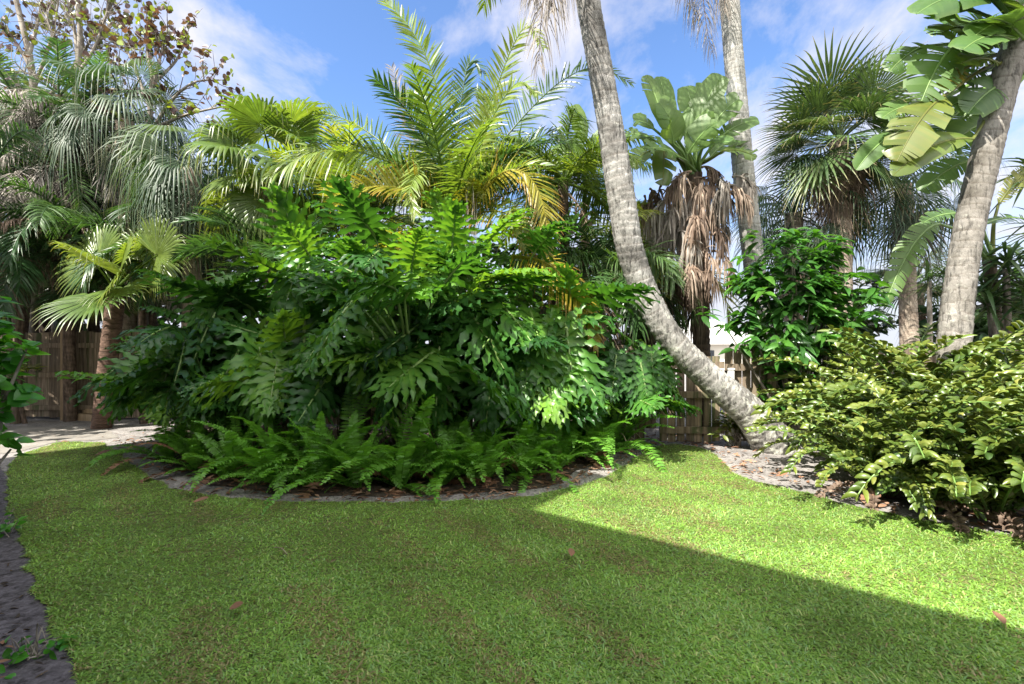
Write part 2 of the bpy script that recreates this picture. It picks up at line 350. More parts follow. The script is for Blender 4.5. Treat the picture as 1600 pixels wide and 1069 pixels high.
M['trunk_mottled'] = trunk_mat('mottled_coconut_trunk', (.41,.395,.37), (.24,.228,.21), (.055,.05,.045), lichen=.9, crack=.7)
M['trunk_pale'] = trunk_mat('pale_coconut_trunk', (.29,.27,.245), (.2,.184,.162), (.085,.076,.063), lichen=.4, crack=.6)
M['trunk_white'] = trunk_mat('whitish_coconut_trunk', (.45,.44,.415), (.36,.35,.325), (.2,.19,.17), lichen=.5, crack=.4)  # lighter than the other coconut trunks
M['trunk_sabal'] = trunk_mat('sabal_trunk', (.4,.34,.27), (.3,.24,.19), (.14,.10,.07), lichen=.2, crack=.4)

# ------------------------------------------------------------------ plant geometry
def frames(pts, hint=None, S=None, twist=0.0):
    T = nrm(np.gradient(pts, axis=0))
    if S is None: S = nrm(np.cross(T, np.broadcast_to(np.asarray(hint, float), T.shape)))
    else: S = nrm(np.broadcast_to(S, T.shape) - T*np.sum(np.broadcast_to(S, T.shape)*T, -1, keepdims=True))
    if np.any(np.asarray(twist) != 0): S = rot_about(S, T, np.broadcast_to(twist, len(T)))
    return T, S, np.cross(S, T)
def pinnate(mb, pts, rng, nl=55, Lmax=.6, w=.022, hint=None, S=None, twist=0, start=.14, lift=.3, droop=.25, rr=.018,
            fwd=(.3, 1.0), tint=.5, tvar=.22, miss=0.0, prof=None, rows=4, jit=.09, mat=0, rmat=1, rtint=.5):
    T, Sd, N = frames(pts, hint, S, twist)
    ss = np.linspace(0, 1, len(pts)); s = np.linspace(start, .995, nl)
    p, t, sd, nn = (interp3(s, ss, A) for A in (pts, T, Sd, N))
    xs, ys = prof if prof else ([0, .12, .35, .7, 1], [.4, .8, 1, .8, .28])
    L0 = np.interp(s, xs, ys)*Lmax
    rws = np.linspace(0, 1, rows)
    ww = np.interp(rws, [0, .25, .6, 1], [.55, 1, .75, .06])*w*.5
    for sg in (-1, 1):
        keep = rng.rand(nl) >= miss
        k = keep.sum()
        if k == 0: continue
        a = (np.interp(s, [0, 1], fwd) + rng.randn(nl)*jit)[keep]
        L = (L0*(1+rng.randn(nl)*.07))[keep]
        D = nrm(sg*sd[keep]*np.cos(a)[:, None] + t[keep]*np.sin(a)[:, None] + nn[keep]*(lift+rng.randn(k)*jit)[:, None])
        W = nrm(t[keep] - D*np.sum(t[keep]*D, -1, keepdims=True))
        W = rot_about(W, D, rng.randn(k)*.35 + sg*.3)
        base = p[keep]
        pos = base[:, None] + D[:, None]*(L[:, None]*rws)[..., None]
        dz = (droop*(1+rng.randn(k)*.3))[:, None]*L[:, None]*rws[None]**2
        pos = pos - dz[..., None]*Z - (D*[1, 1, 0])[:, None]*(dz*.25)[..., None]
        g = np.stack([pos - W[:, None]*ww[None, :, None], pos + W[:, None]*ww[None, :, None]], 2)
        mb.grid(g, mat, np.clip(tint + rng.randn(k)*tvar*.5, 0, 1), rws)
    mb.tube(pts, np.interp(ss, [0, .2, 1], [rr*1.5, rr, rr*.18]), 5, rmat, rtint)
def fan(mb, hub, A, N, R, rng, nseg=34, span=2.2, join=.5, droop=.3, bend=.15, tint=.5, mat=0, fold=.25, thin=1.0):
    A = nrm(A); S = nrm(np.cross(N, A)); N = nrm(np.cross(A, S))
    th = np.linspace(-span, span, nseg) + rng.randn(nseg)*.012
    dth = 2*span/(nseg-1)
    Rk = R*(1-.28*(np.abs(th)/span)**2)*(1+rng.randn(nseg)*.04)
    D = np.cos(th)[:, None]*A + np.sin(th)[:, None]*S
    Wd = -np.sin(th)[:, None]*A + np.cos(th)[:, None]*S
    fr = np.array([.04, .28, join, (join+1)/2, .86, 1.0])
    hw = np.where(fr <= join, fr, join*(1-(fr-join)/(1-join)))*math.tan(dth/2)*thin
    hw[-1] = join*math.tan(dth/2)*.05
    r = Rk[:, None]*fr
    pos = hub + D[:, None]*r[..., None]
    dr = droop*(1+rng.randn(nseg)*.25)
    free = np.maximum(0, fr-join)/(1-join)
    pos = pos - (bend*r**2/R)[..., None]*N - Z*(dr[:, None]*free**2*Rk[:, None])[..., None] - D[:, None]*(dr[:, None]*.35*free**2*Rk[:, None])[..., None]
    cup = (.18*np.abs(np.sin(th))**2)[:, None]*r
    pos = pos + N*cup[..., None]
    hh = hw[None]*Rk[:, None]
    e = Wd[:, None]*hh[..., None]; f = N*(hh*fold*2)[..., None]
    g = np.stack([pos-e-f*.5, pos+f*.5, pos+e-f*.5], 2)
    mb.grid(g, mat, np.clip(tint + rng.randn(nseg)*.1, 0, 1), fr)
def fan_leaf(mb, base, tipdir, plen, R, rng, tint=.5, droop=.3, sag=.5, mats=(0, 1), span=2.2, join=.5, nseg=34, bend=.2, roll=0.0, thin=1.0, pr=.014, face=None):
    """petiole from base along tipdir, sagging by gravity, then the fan"""
    d = nrm(tipdir); az = math.atan2(d[1], d[0]); el = math.asin(np.clip(d[2], -1, 1))
    pts = arc(base, az, el, plen, sag, 8, 1.5)
    A = nrm(pts[-1]-pts[-2]); Sv = np.array([-math.sin(az), math.cos(az), 0])
    A2 = nrm(A - Z*.15*sag); N = nrm(np.cross(A2, Sv))
    N = rot_about(N, A2, np.array(roll))
    if face is not None: N = nrm(np.array(face) - A2*np.dot(face, A2))
    mb.tube(pts, np.linspace(pr*1.4, pr*.7, 8), 5, mats[1], .5)
    fan(mb, pts[-1], A2, N, R, rng, nseg, span, join, droop, bend, tint, mats[0], thin=thin)
def phil_leaf(mb, base, A, N, L, rng, tint=.5, sag=.25, mat=0, rib=1):
    A = nrm(A); S = nrm(np.cross(N, A)); N = nrm(np.cross(A, S))
    nlobe = 10
    u = np.linspace(.0, .86, nlobe)**1.05
    rows = 9; t = np.linspace(0, 1, rows)
    wp = np.array([1.2, 1.05, .82, 1.02, .44, .92, .3, .55, .02])
    def place(x, y, n):       # leaf plane coordinates -> world with sag of the whole blade
        xx = x/L
        p = base + A*x[..., None] + S*y[..., None] + N*n[..., None]
        return p - Z*(sag*L*np.clip(xx, 0, 2)**2*.6 + .35*sag*np.abs(y)**2/L)[..., None]
    for sg in (-1, 1):
        ang = np.interp(u, [0, .12, .4, .86], [2.45, 1.75, 1.15, .45]) + rng.randn(nlobe)*.06
        ln = L*np.interp(u, [0, .1, .35, .6, .86], [.46, .56, .58, .47, .3])*(1+rng.randn(nlobe)*.08)
        bw = L*np.interp(u, [0, .2, .6, .86], [.078, .068, .061, .055])
        curv = .35*sg*0 + rng.randn(nlobe)*.15 - .25
        x0 = u*L
        aa = ang[:, None] + curv[:, None]*t[None]*.8
        dl = ln[:, None]/(rows-1)
        dx = np.cos(aa)*dl; dy = np.sin(aa)*dl*sg
        x = x0[:, None] + np.cumsum(np.pad(dx[:, :-1], ((0, 0), (1, 0))), 1)
        y = np.cumsum(np.pad(dy[:, :-1], ((0, 0), (1, 0))), 1)
        wx = -np.sin(aa)*sg*bw[:, None]*wp; wy = np.cos(aa)*bw[:, None]*wp
        ph = rng.rand(nlobe)[:, None]*6.28
        mid = -.15*ln[:, None]*t[None]**2 + .02*L*np.sin(t[None]*9+ph) + rng.randn(nlobe)[:, None]*.015*L*t
        e1 = mid + .30*bw[:, None]*wp + .03*L*np.sin(t[None]*14+ph*2)*t
        e2 = mid + .30*bw[:, None]*wp - .03*L*np.sin(t[None]*13+ph)*t
        g = np.stack([place(x-wx, y-wy, e1), place(x, y, mid), place(x+wx, y+wy, e2)], 2)
        tv = np.repeat(np.repeat(np.clip(tint+rng.randn(nlobe)*.06, 0, .8)[:, None, None], rows, 1), 3, 2); tv[:, :, 1] += .25*(1-.7*t)   # paler veins
        mb.grid(g, mat, np.clip(tv, 0, 1.2), t)
        # pale lobe veins
        # terminal lobe
    x = np.linspace(.78*L, 1.12*L, 7); z0 = np.zeros(7); wv = L*.06*np.array([.9, 1.1, .75, 1, .55, .5, .04])
    g = np.stack([place(x, -wv, z0+.3*wv), place(x, z0, z0), place(x, wv, z0+.3*wv)], 1)[None]
    mb.grid(g, mat, [tint], np.linspace(0, 1, 7))
    x = np.linspace(-.02*L, .98*L, 9)
    mb.tube(place(x, np.zeros(9), np.full(9, .008*L)), np.linspace(.019, .004, 9)*L/.7, 5, rib, .8)
def bop_leaf(mb, base, tip, N, wid, rng, tint=.5, sag=.1, tear=.35, mat=0, rib=1, fold=.35, comb=0.0):
    """paddle leaf from base to tip; tear = chance that the blade is split after each strip"""
    base = np.asarray(base, float); tip = np.asarray(tip, float); L = np.linalg.norm(tip-base)
    n = 30; s = np.linspace(0, 1, n+1)
    mid = base + (tip-base)*s[:, None] + Z*(sag*L*(4*s*(1-s)))[:, None]
    T = nrm(np.gradient(mid, axis=0)); S = nrm(np.cross(np.asarray(N, float), T)); NN = np.cross(T, S)
    prof = np.interp(s, [0, .06, .25, .55, .85, .96, 1], [.05, .55, .95, 1, .72, .3, .02])*wid
    rows = 5; r = np.linspace(0, 1, rows)
    for sg in (-1, 1):
        d = rng.rand()*.3 + .1; gap0 = 0
        for j in range(n):
            torn = rng.rand() < tear
            if torn: newd = rng.rand()*.9 + .05
            g = np.zeros((1, rows, 2, 3))
            for e, k in ((0, j), (1, j+1)):
                w = prof[k]
                fw = .30 + .25*s[k]
                ang = fold - d*1.1*r
                out = S[k]*sg
                pos = mid[k] + out*(w*np.cumsum(np.r_[0, np.cos(ang[1:])])[:, None]/(rows-1)) + NN[k]*(w*np.cumsum(np.r_[0, np.sin(ang[1:])])[:, None]/(rows-1)) + T[k]*(w*fw*r)[:, None]
                g[0, :, e] = pos
            if torn or gap0:
                shr = (1-r*(.25+comb))[:, None]
                c = (g[0, :, 0]+g[0, :, 1])/2; h = (g[0, :, 1]-g[0, :, 0])/2*shr
                if torn: g[0, :, 1] = np.where(torn, c+h, g[0, :, 1])
                if gap0: g[0, :, 0] = c-h
            mb.grid(g, mat, [np.clip(tint+rng.randn()*.07, 0, 1)], r)
            gap0 = torn
            if torn: d = newd
    mb.tube(mid, np.linspace(.018, .004, n+1), 6, rib, .6)
def leaves(mb, base, D, N, L, W, rng, mat=0, tint=None, curl=.2, fold=.2, rows=5, shape=None):
    base = np.asarray(base, float); N = np.asarray(N, float)
    n = len(base); D = nrm(D); S = nrm(np.cross(N, D)); N = np.cross(D, S)
    t = np.linspace(0, 1, rows)
    sh = np.interp(t, [0, .2, .5, .8, 1], shape if shape else [.1, .75, 1, .62, .05])
    L = np.broadcast_to(L, n); W = np.broadcast_to(W, n)
    pos = base[:, None] + D[:, None]*(L[:, None]*t)[..., None] - Z*(curl*L[:, None]*t**2)[..., None]
    e = S[:, None]*(W[:, None]*.5*sh)[..., None]; f = N[:, None]*(W[:, None]*.5*sh*fold)[..., None]
    g = np.stack([pos-e+f, pos, pos+e+f], 2)
    mb.grid(g, mat, rng.rand(n) if tint is None else tint, t)
def rand_dirs(n, rng, zmin=-1, zmax=1):
    z = rng.uniform(zmin, zmax, n); a = rng.rand(n)*2*math.pi; r = np.sqrt(1-z*z)
    return np.stack([r*np.cos(a), r*np.sin(a), z], -1)
def ringed_trunk(mb, pts, rad, rng, period=.085, amp=.05, sides=26, step=.02, mat=0):
    """palm stem with stepped leaf scars"""
    L = np.sum(np.linalg.norm(np.diff(pts, axis=0), axis=1)); n = max(12, int(L/step))
    pp = spline(pts, n); s = np.linspace(0, L, n)
    rad = np.interp(s, np.linspace(0, L, len(rad)), rad)
    th = np.arange(sides)/sides*2*math.pi
    edges = np.cumsum(period*(1+rng.randn(int(L/period*1.6)+4)*.28).clip(.4, 1.8))
    tilt = .018*np.sin(s[:, None]*3+th[None]+1) + .01*np.sin(2*th[None]+s[:, None]*7)
    q = s[:, None] + tilt
    i = np.searchsorted(edges, q); lo = np.where(i > 0, edges[np.maximum(i-1, 0)], 0); hi = edges[np.minimum(i, len(edges)-1)]
    ph = np.clip((q-lo)/np.maximum(hi-lo, 1e-3), 0, 1)
    lump = .03*np.sin(th[None]*2+s[:, None]*1.7)+.02*np.sin(th[None]*3-s[:, None]*2.9)
    R = rad[:, None]*(1 + amp*(ph-.5) + lump)
    th0 = rng.rand(*R.shape)*.012 - .006
    R = R*(1+th0)
    T = nrm(np.gradient(pp, axis=0)); S = nrm(np.cross(T, [0, 1., 0])); N = np.cross(S, T)
    v = pp[:, None] + R[..., None]*(np.cos(th)[None, :, None]*S[:, None] + np.sin(th)[None, :, None]*N[:, None])
    a = np.arange(n*sides).reshape(n, sides); b = np.roll(a, -1, 1)
    mb.add(v, np.stack([a[:-1], b[:-1], b[1:], a[1:]], -1).reshape(-1, 4), mat, ph.ravel(), np.repeat(s, sides))

# ------------------------------------------------------------------ ground
def poly_sheet(name, pts, z, mat, label=None):
    import bmesh
    me = bpy.data.meshes.new(name); bm = bmesh.new()
    vs = [bm.verts.new((p[0], p[1], z)) for p in pts]
    f = bm.faces.new(vs)
    if f.normal.z < 0: f.normal_flip()
    bmesh.ops.triangulate(bm, faces=[f]); bm.normal_update(); bm.to_mesh(me); bm.free()
    a = me.attributes.new('tint', 'FLOAT', 'POINT'); a.data.foreach_set('value', np.full(len(me.vertices), .5, np.float32))
    me.materials.append(mat)
    o = bpy.data.objects.new(name, me); COL.objects.link(o); tag(o, kind='structure')
    return o
gm = MB(); gm.add([(-600, -600, 0), (600, -600, 0), (600, 600, 0), (-600, 600, 0)], [(0, 1, 2, 3)])
tag(gm.build('ground', M['sand']), kind='structure')
lawn_px = [(12,732),(30,712),(92,692),(160,692),(188,708),(208,730),(236,748),(272,764),(337,778),(442,786),(560,787),(670,786),(780,783),
           (835,776),(890,765),(945,749),(978,728),(1000,712),(1021,700),(1055,694),(1100,702),(1128,720),(1141,739),(1180,754),(1264,773),
           (1348,796),(1432,814),(1508,827),(1600,842),(1800,872),(2050,905)]
lawn = [G(*p)[:2] for p in lawn_px] + [np.array([6.5, -2.0]), np.array([2.2, -2.0])] + \
       [G(*p)[:2] for p in [(150,1150),(116,1056),(92,1000),(68,952),(44,880),(24,832),(12,772)]]
lawn = np.array(lawn)
_r = np.random.RandomState(5)
def wiggle(poly, amp, step, seed):
    r = np.random.RandomState(seed); out = []
    for a, b in zip(poly, np.roll(poly, -1, 0)):
        k = max(1, int(np.linalg.norm(b-a)/step))
        for i in range(k): out.append(a+(b-a)*i/k + r.randn(2)*amp)
    return np.array(out)
lawn_w = wiggle(lawn, .016, .12, 3)
poly_sheet('lawn_soil', lawn_w, .012, M['lawnsoil'])
U = np.array([-.793, .61]); NV = np.array([.61, .793])          # along the shading house, and away from it
mul = [G(*p)[:2] for p in [(12,772),(24,832),(44,880),(68,952),(92,1000),(116,1056),(150,1150)]]
mul = [m + np.array([.03, .03]) for m in mul] + [np.array([2.1, -2.0]), U*-4-NV*1.0, U*9-NV*1.0, G(-250, 745)[:2], G(0, 728)[:2]]
poly_sheet('mulch_bed', wiggle(np.array(mul), .01, .15, 4), .006, M['mulch'])
path = [G(*p)[:2] for p in [(-300,672),(-40,668),(60,667),(165,668),(185,684),(150,689),(90,690),(30,706),(-60,716),(-300,730)]]
poly_sheet('path', wiggle(np.array(path), .02, .2, 6), .004, M['paver'])

bed = [G(*p)[:2] + np.array(q) for p, q in [((215,742),(.1,.3)), ((300,768),(.05,.22)), ((442,786),(0,.2)), ((560,787),(0,.22)), ((670,786),(0,.22)), ((780,783),(-.03,.22)),
       ((890,765),(-.1,.2)), ((978,728),(-.25,.25)), ((1010,702),(-.25,.2))]] + [np.array([1.6, 6.55]), np.array([.5, 7.6]), np.array([-2.5, 8.4]), np.array([-5.1, 8.7]), np.array([-5.5, 7.6])]
poly_sheet('bed_soil', wiggle(np.array(bed), .05, .15, 8), .004, M['humus'])
def inside(pts, poly):
    x, y = pts[:, 0], pts[:, 1]; c = np.zeros(len(pts), bool)
    for (x1, y1), (x2, y2) in zip(poly, np.roll(poly, -1, 0)):
        k = ((y1 > y) != (y2 > y)) & (x < (x2-x1)*(y-y1)/(y2-y1+1e-12)+x1); c ^= k
    return c
def lowfreq(p, seed, sc):
    r = np.random.RandomState(seed); v = np.zeros(len(p))
    for i in range(7):
        k = r.randn(2)*sc*(1+.6*i); v += np.sin(p @ k + r.rand()*6.28)/(1+.4*i)
    return v/3
def grass():
    rng = np.random.RandomState(11)
    N0 = 920000
    yy = 1.0 + 6.0*rng.rand(N0)**1.35
    xx = rng.uniform(-1.3, 1.3, N0)*(yy+.3)
    p = np.stack([xx, yy], -1)
    p = p[inside(p, lawn_w)]
    extra = np.stack([rng.uniform(-5, 6, 20000), rng.uniform(-1.9, 1.0, 20000)], -1); extra = extra[inside(extra, lawn_w)]
    p = np.concatenate([p, extra])
    lf = lowfreq(p, 2, 2.2); lf2 = lowfreq(p, 8, 9.0)
    thin = lf2 < -.62 - .1*rng.rand(len(p))
    p = p[~(thin & (rng.rand(len(p)) < .7))]; n = len(p)
    lf = lowfreq(p, 2, 2.2); lf2 = lowfreq(p, 8, 9.0)
    az = rng.rand(n)*2*math.pi; el = rng.uniform(.1, 1.2, n)
    L = rng.uniform(.013, .036, n)*(1+.3*lf); w = rng.uniform(.0032, .0075, n)
    cl = rng.rand(n) < .14; L[cl] *= .6; w[cl] *= 1.7
    tint = np.clip(.52 + .14*lf + .12*lf2 + rng.randn(n)*.19, .18, 1)
    lf3 = lowfreq(p, 15, 4.5); dry = rng.rand(n) < (.04 + .10*(lf2 < -.3) + .38*(lf3 < -.38)); tint[dry] = rng.rand(dry.sum())*.2
    tall = rng.rand(n) < .025; L[tall] *= 1.9; el[tall] = rng.uniform(.5, 1.3, tall.sum())
    D = np.stack([np.cos(el)*np.cos(az), np.cos(el)*np.sin(az), np.sin(el)], -1)
    S = np.stack([-np.sin(az), np.cos(az), np.zeros(n)], -1)
    b = np.concatenate([p, np.full((n, 1), .012)], 1)
    r = np.array([0, .55, 1.0])
    pos = b[:, None] + D[:, None]*(L[:, None]*r)[..., None] - Z*(L[:, None]*.45*r**2)[..., None] + nrm(D*[1,1,0])[:, None]*(L[:, None]*.2*r**2)[..., None]
    pos[..., 2] = np.maximum(pos[..., 2], .014)
    ww = w[:, None]*np.array([.7, 1, .12])*.5
    g = np.stack([pos-S[:, None]*ww[..., None], pos+S[:, None]*ww[..., None]], 2)
    mb = MB(); mb.grid(g, 0, tint, r)
    tag(mb.build('lawn_grass', M['grass']), 'short green lawn grass filling the foreground', 'grass', kind='stuff')
grass()
def litter():
    rng = np.random.RandomState(21); mb = MB()
    n = 1300
    t = rng.rand(n); edge = np.array([G(*p)[:2] for p in lawn_px[3:22]])
    i = rng.randint(0, len(edge)-1, n); p = edge[i]+(edge[i+1]-edge[i])*t[:, None]
    p = p + np.stack([rng.randn(n)*.25, np.abs(rng.randn(n))*.55+.02], -1)
    e2 = np.array([G(*p)[:2] for p in lawn_px[21:30]]); m = 260; i = rng.randint(0, len(e2)-1, m)
    q = e2[i]+(e2[i+1]-e2[i])*rng.rand(m)[:, None] + np.stack([np.abs(rng.randn(m))*.35, np.abs(rng.randn(m))*.45+.02], -1)
    p = np.concatenate([p, q]); p = p[~inside(p, lawn_w)]; n = len(p)
    az = rng.rand(n)*6.28
    D = np.stack([np.cos(az), np.sin(az), rng.rand(n)*.35], -1); N = nrm(np.stack([rng.randn(n)*.35, rng.randn(n)*.35, np.ones(n)], -1))
    leaves(mb, np.concatenate([p, np.full((n, 1), .012)], 1), D, N, rng.uniform(.03, .11, n), rng.uniform(.008, .035, n), rng, curl=0., fold=.5)
    k = 500; a = rng.uniform(0, 1, k); p2 = np.array([G(70, 1069)[:2] + U*x for x in rng.uniform(-.6, 4.2, k)]) - NV*np.abs(rng.randn(k)*.3)[:, None] - NV*.05
    az = rng.rand(k)*6.28
    leaves(mb, np.concatenate([p2, np.full((k, 1), .014)], 1), np.stack([np.cos(az), np.sin(az), rng.rand(k)*.3], -1), np.tile(Z, (k, 1))+rng.randn(k, 3)*.3,
           rng.uniform(.02, .06, k), rng.uniform(.005, .02, k), rng, curl=0, fold=.4)
    tag(mb.build('leaf_litter', M['litter']), 'dry brown leaf litter scattered over the sandy soil of the beds', 'leaf litter', kind='stuff')
litter()
def chips():
    rng = np.random.RandomState(22); mb = MB(); n = 5200
    p = np.stack([rng.uniform(-6.2, .5, n), rng.uniform(.8, 5.6, n)], -1); d = p @ NV
    p = p[(d > -.9) & (~inside(p, lawn_w)) & (d < .45)]; n = len(p); az = rng.rand(n)*6.28
    leaves(mb, np.concatenate([p, np.full((n, 1), .012)], 1), np.stack([np.cos(az), np.sin(az), rng.randn(n)*.25], -1), np.tile(Z, (n, 1))+rng.randn(n, 3)*.5,
           rng.uniform(.012, .05, n), rng.uniform(.006, .018, n), rng, curl=0, fold=.6, shape=[.6, .9, 1, .9, .4])
    tag(mb.build('mulch_chips', M['humus']), 'dark mulch chips covering the bed along the left edge', 'mulch', kind='stuff')
chips()

# ------------------------------------------------------------------ houses and fences
def our_house():
    """the house behind the photographer: its eaves throw the straight shadow over the lawn"""
    rot = lambda u, n, z: np.array([U[0]*u+NV[0]*n, U[1]*u+NV[1]*n, z])
    T = thing('house', 'pale stucco house behind the photographer whose eaves shade the near lawn', 'house', rot(0, -3, 0))
    def rbox(mb, u0, u1, n0, n1, z0, z1):
        v = [rot(u, n, z) for z in (z0, z1) for u, n in ((u0,n0),(u1,n0),(u1,n1),(u0,n1))]
        mb.add(v, [(0,3,2,1),(4,5,6,7),(0,1,5,4),(1,2,6,5),(2,3,7,6),(3,0,4,7)])
    H1, H2, US = 4.89, 6.6, 3.0
    w = MB(); rbox(w, -12, US, -8, -1.1, -.05, H1-.12); rbox(w, US, 8.6, -8, -1.1, -.05, H2-.12); w.build('wall', M['stucco'], T, False)
    r = MB(); rbox(r, -12.5, US-.003, -8.4, -.6, H1-.12, H1); rbox(r, US, 9.0, -8.4, -.6, H2-.12, H2); r.build('roof', M['roof'], T, False)
    for u in (-7, -3.5, 0.5, 4.6, 7.2):
        f = MB()
        for a in ((u-.65, u-.58, .9, 2.2), (u+.58, u+.65, .9, 2.2), (u-.58, u+.58, .9, .97), (u-.58, u+.58, 2.13, 2.2), (u-.02, u+.02, .97, 2.13)):
            rbox(f, a[0], a[1], -1.099, -1.03, a[2], a[3])
        fo = f.build('window', M['white'], T, False)
        g = MB(); rbox(g, u-.58, u+.58, -1.098, -1.06, .97, 2.13)
        go = g.build('pane', M['glass'], None, False); go.data.transform(__import__('mathutils').Matrix.Translation(-Vector(T.location))); go.parent = fo
our_house()
def neighbour_house():
    y = 30.0; x0, x1 = P(1060, 0, y)[0], P(1190, 0, y)[0]; ze = P(0, 538, y)[2]; zr = P(0, 512, y)[2]
    T = thing('neighbour_house', 'white house with a pale hipped roof seen through the gap beyond the gate', 'house', ((x0+x1)/2, y+3, 0))
    w = MB(); w.box((x0, y, -.05), (x1, y+7, ze)); w.build('wall', M['stucco'], T, False)
    f = MB(); f.box((x0-.5, y-.5, ze), (x1+.5, y+7.5, ze+.18)); f.build('fascia', M['white'], T, False)
    r = MB(); a = ze+.183; e = .42
    v = [(x0-e, y-e, a), (x1+e, y-e, a), (x1+e, y+7+e, a), (x0-e, y+7+e, a), (x0+1.6, y+3.2, zr+.7), (x1-1.6, y+3.2, zr+.7), (x1-1.6, y+3.8, zr+.7), (x0+1.6, y+3.8, zr+.7)]
    r.add(v, [(0,1,5,4), (1,2,6,5), (2,3,7,6), (3,0,4,7), (4,5,6,7)]); r.build('roof', M['roof'], T, False)
    k = MB(); k.box((x0+1.2, y-.06, .5), (x0+2.2, y-.003, 1.2)); k.build('window', M['glass'], T, False)
neighbour_house()
def fence(name, label, A, B, h, bw, gap, seed, rails, front=-1, rail_front=True, posts=(), post_mat='wood', ph=.0):
    rng = np.random.RandomState(seed); A = np.array(A, float); B = np.array(B, float); d = B-A; L = np.linalg.norm(d); ax = d/L; nv = np.array([-ax[1], ax[0]])
    if nv[1] > 0: nv = -nv                                     # towards the garden
    T = thing(name, label, 'fence', (*((A+B)/2), 0))
    b = MB(); s = bw/2
    while s < L-bw/2+.01:
        hh = h + rng.randn()*.012
        b.obox(A+ax*(s+rng.randn()*.003)+nv*rng.randn()*.004, ax, bw/2-gap/2, .009, .03+rng.rand()*.02, hh, tint=rng.rand()); s += bw
    b.build('board_panel', M['wood'], T, False)
    for z in rails:
        r = MB(); r.obox((A+B)/2+nv*.036, ax, L/2, .018, z-.045, z+.045, tint=.6); r.build('rail', M['wood'], T, False)
    for sp, m in posts:
        p = MB(); c = A+ax*sp+nv*.102
        p.obox(c, ax, .045, .045, -.05, h+ph, tint=.6); p.obox(c, ax, .052, .052, h+ph, h+ph+.022, tint=.8); p.build('post', M[m], T, False)
    return T
fence('board_fence', 'weathered solid board fence with horizontal rails at the far left end of the path', (-13, 8.98), (-5.6, 8.86), 1.6, .14, .006, 3, (.22, .82, 1.36), posts=((4.86, 'post'), (2.5, 'wood'), (7.2, 'wood')), ph=.06)
fence('board_fence', 'dark board fence running hidden behind the big leafy mound', (-5.55, 8.86), (1.9, 6.62), 1.35, .14, .008, 4, (.3, 1.1), posts=((2.4, 'wood'), (4.9, 'wood')))
fence('picket_gate', 'brown picket gate with narrow gaps under the leaning palm trunk', (2.0, 6.58), (2.86, 6.56), 1.2, .118, .02, 5, (.2, .68, 1.08))['category'] = 'gate'
fence('board_fence', 'weathered picket fence hidden behind the shrubs on the right', (2.88, 6.56), (9, 6.5), 1.3, .12, .015, 6, (.25, 1.05), posts=((.6, 'wood'), (3, 'wood'), (5.3, 'wood')))
gp = MB(); gp.obox((2.94, 6.5), (1, 0), .035, .035, -.03, 1.02, tint=.5); gp.obox((2.94, 6.5), (1, 0), .042, .042, 1.02, 1.04, tint=.6)
tag(gp.build('gate_post', M['white'], None, False), 'slim white post beside the picket gate', 'post')
sb = MB(); sb.obox(G(150, 656)[:2], (.96, -.28), .26, .16, -.01, .12, tint=.6); sb.obox(G(152, 655)[:2], (.96, -.28), .2, .12, .123, .2, tint=.75)
tag(sb.build('wooden_step', M['post'], None, False), 'small pale wooden step block at the foot of the fence', 'step')
hb = MB(); c = G(24, 662); hb.obox(c[:2], (1, 0), .05, .05, -.02, .42, tint=.2); hb.obox(c[:2], (1, 0), .065, .065, .42, .47, tint=.3)
tag(hb.build('garden_post', M['wood'], None, False), 'short dark wooden post by the hedge in front of the fence', 'post')

# ------------------------------------------------------------------ palms
def rad_frond(T, name, base, az, el, ln, drp, rng, mats, **k):
    pts = arc(base, az, el, ln, drp, 20, k.pop('pw', 1.35), k.pop('side', 0))
    mb = MB(); S = np.array([math.sin(az), -math.cos(az), 0])
    pinnate(mb, pts, rng, S=S, twist=k.pop('twist', rng.randn()*.35), **k)
    return mb.build(name, mats, T)
def pinnate_palm(label, cat, base, crown, n, ln, seed, mat='coco', el=(-.1, 1.45), droop=(.9, 1.6), nl=50, Lmax=.55, w=.026, dead=0, dead_mat='palm_grey',
                 trunk_r=.085, trunk_mat='fibre', name='feather_palm', group=None, tint=.45, azs=None, ldroop=.25, lift=.3, bend=(0, 0)):
    rng = np.random.RandomState(seed); base = np.array(base, float); crown = np.array(crown, float)
    T = thing(name, label, cat, base, group)
    mb = MB(); mid = (base+crown)/2 + np.array([bend[0], bend[1], 0])
    ringed_trunk(mb, spline([base-Z*.05, mid, crown], 12), [trunk_r*1.2, trunk_r, trunk_r*.9], rng, .07, .08, 14, .035)
    mb.build('trunk', M[trunk_mat], T)
    for i in range(n):
        az = rng.rand()*6.28 if azs is None else azs[i % len(azs)] + rng.randn()*.2
        f = (i+.5)/n; e = el[1] + (el[0]-el[1])*f + rng.randn()*.1
        rad_frond(T, 'frond', crown, az, e, ln*(1+rng.randn()*.1)*(.8+.2*f), rng.uniform(*droop), rng, [M[mat], M[mat]],
                  nl=nl, Lmax=Lmax, w=w, tint=np.clip(tint+rng.randn()*.18, .1, .95), droop=ldroop, lift=lift, miss=.03, rr=.016)
    for i in range(dead):
        az = rng.rand()*6.28
        rad_frond(T, 'dead_frond', crown-Z*.1, az, rng.uniform(-.9, .1), ln*rng.uniform(.6, .9), rng.uniform(.8, 1.5), rng, [M[dead_mat]]*2,
                  nl=int(nl*.8), Lmax=Lmax*.85, w=w*.7, tint=rng.uniform(.2, .8), tvar=.3, droop=.7, lift=.0, miss=.15, jit=.25, rr=.014)
    return T
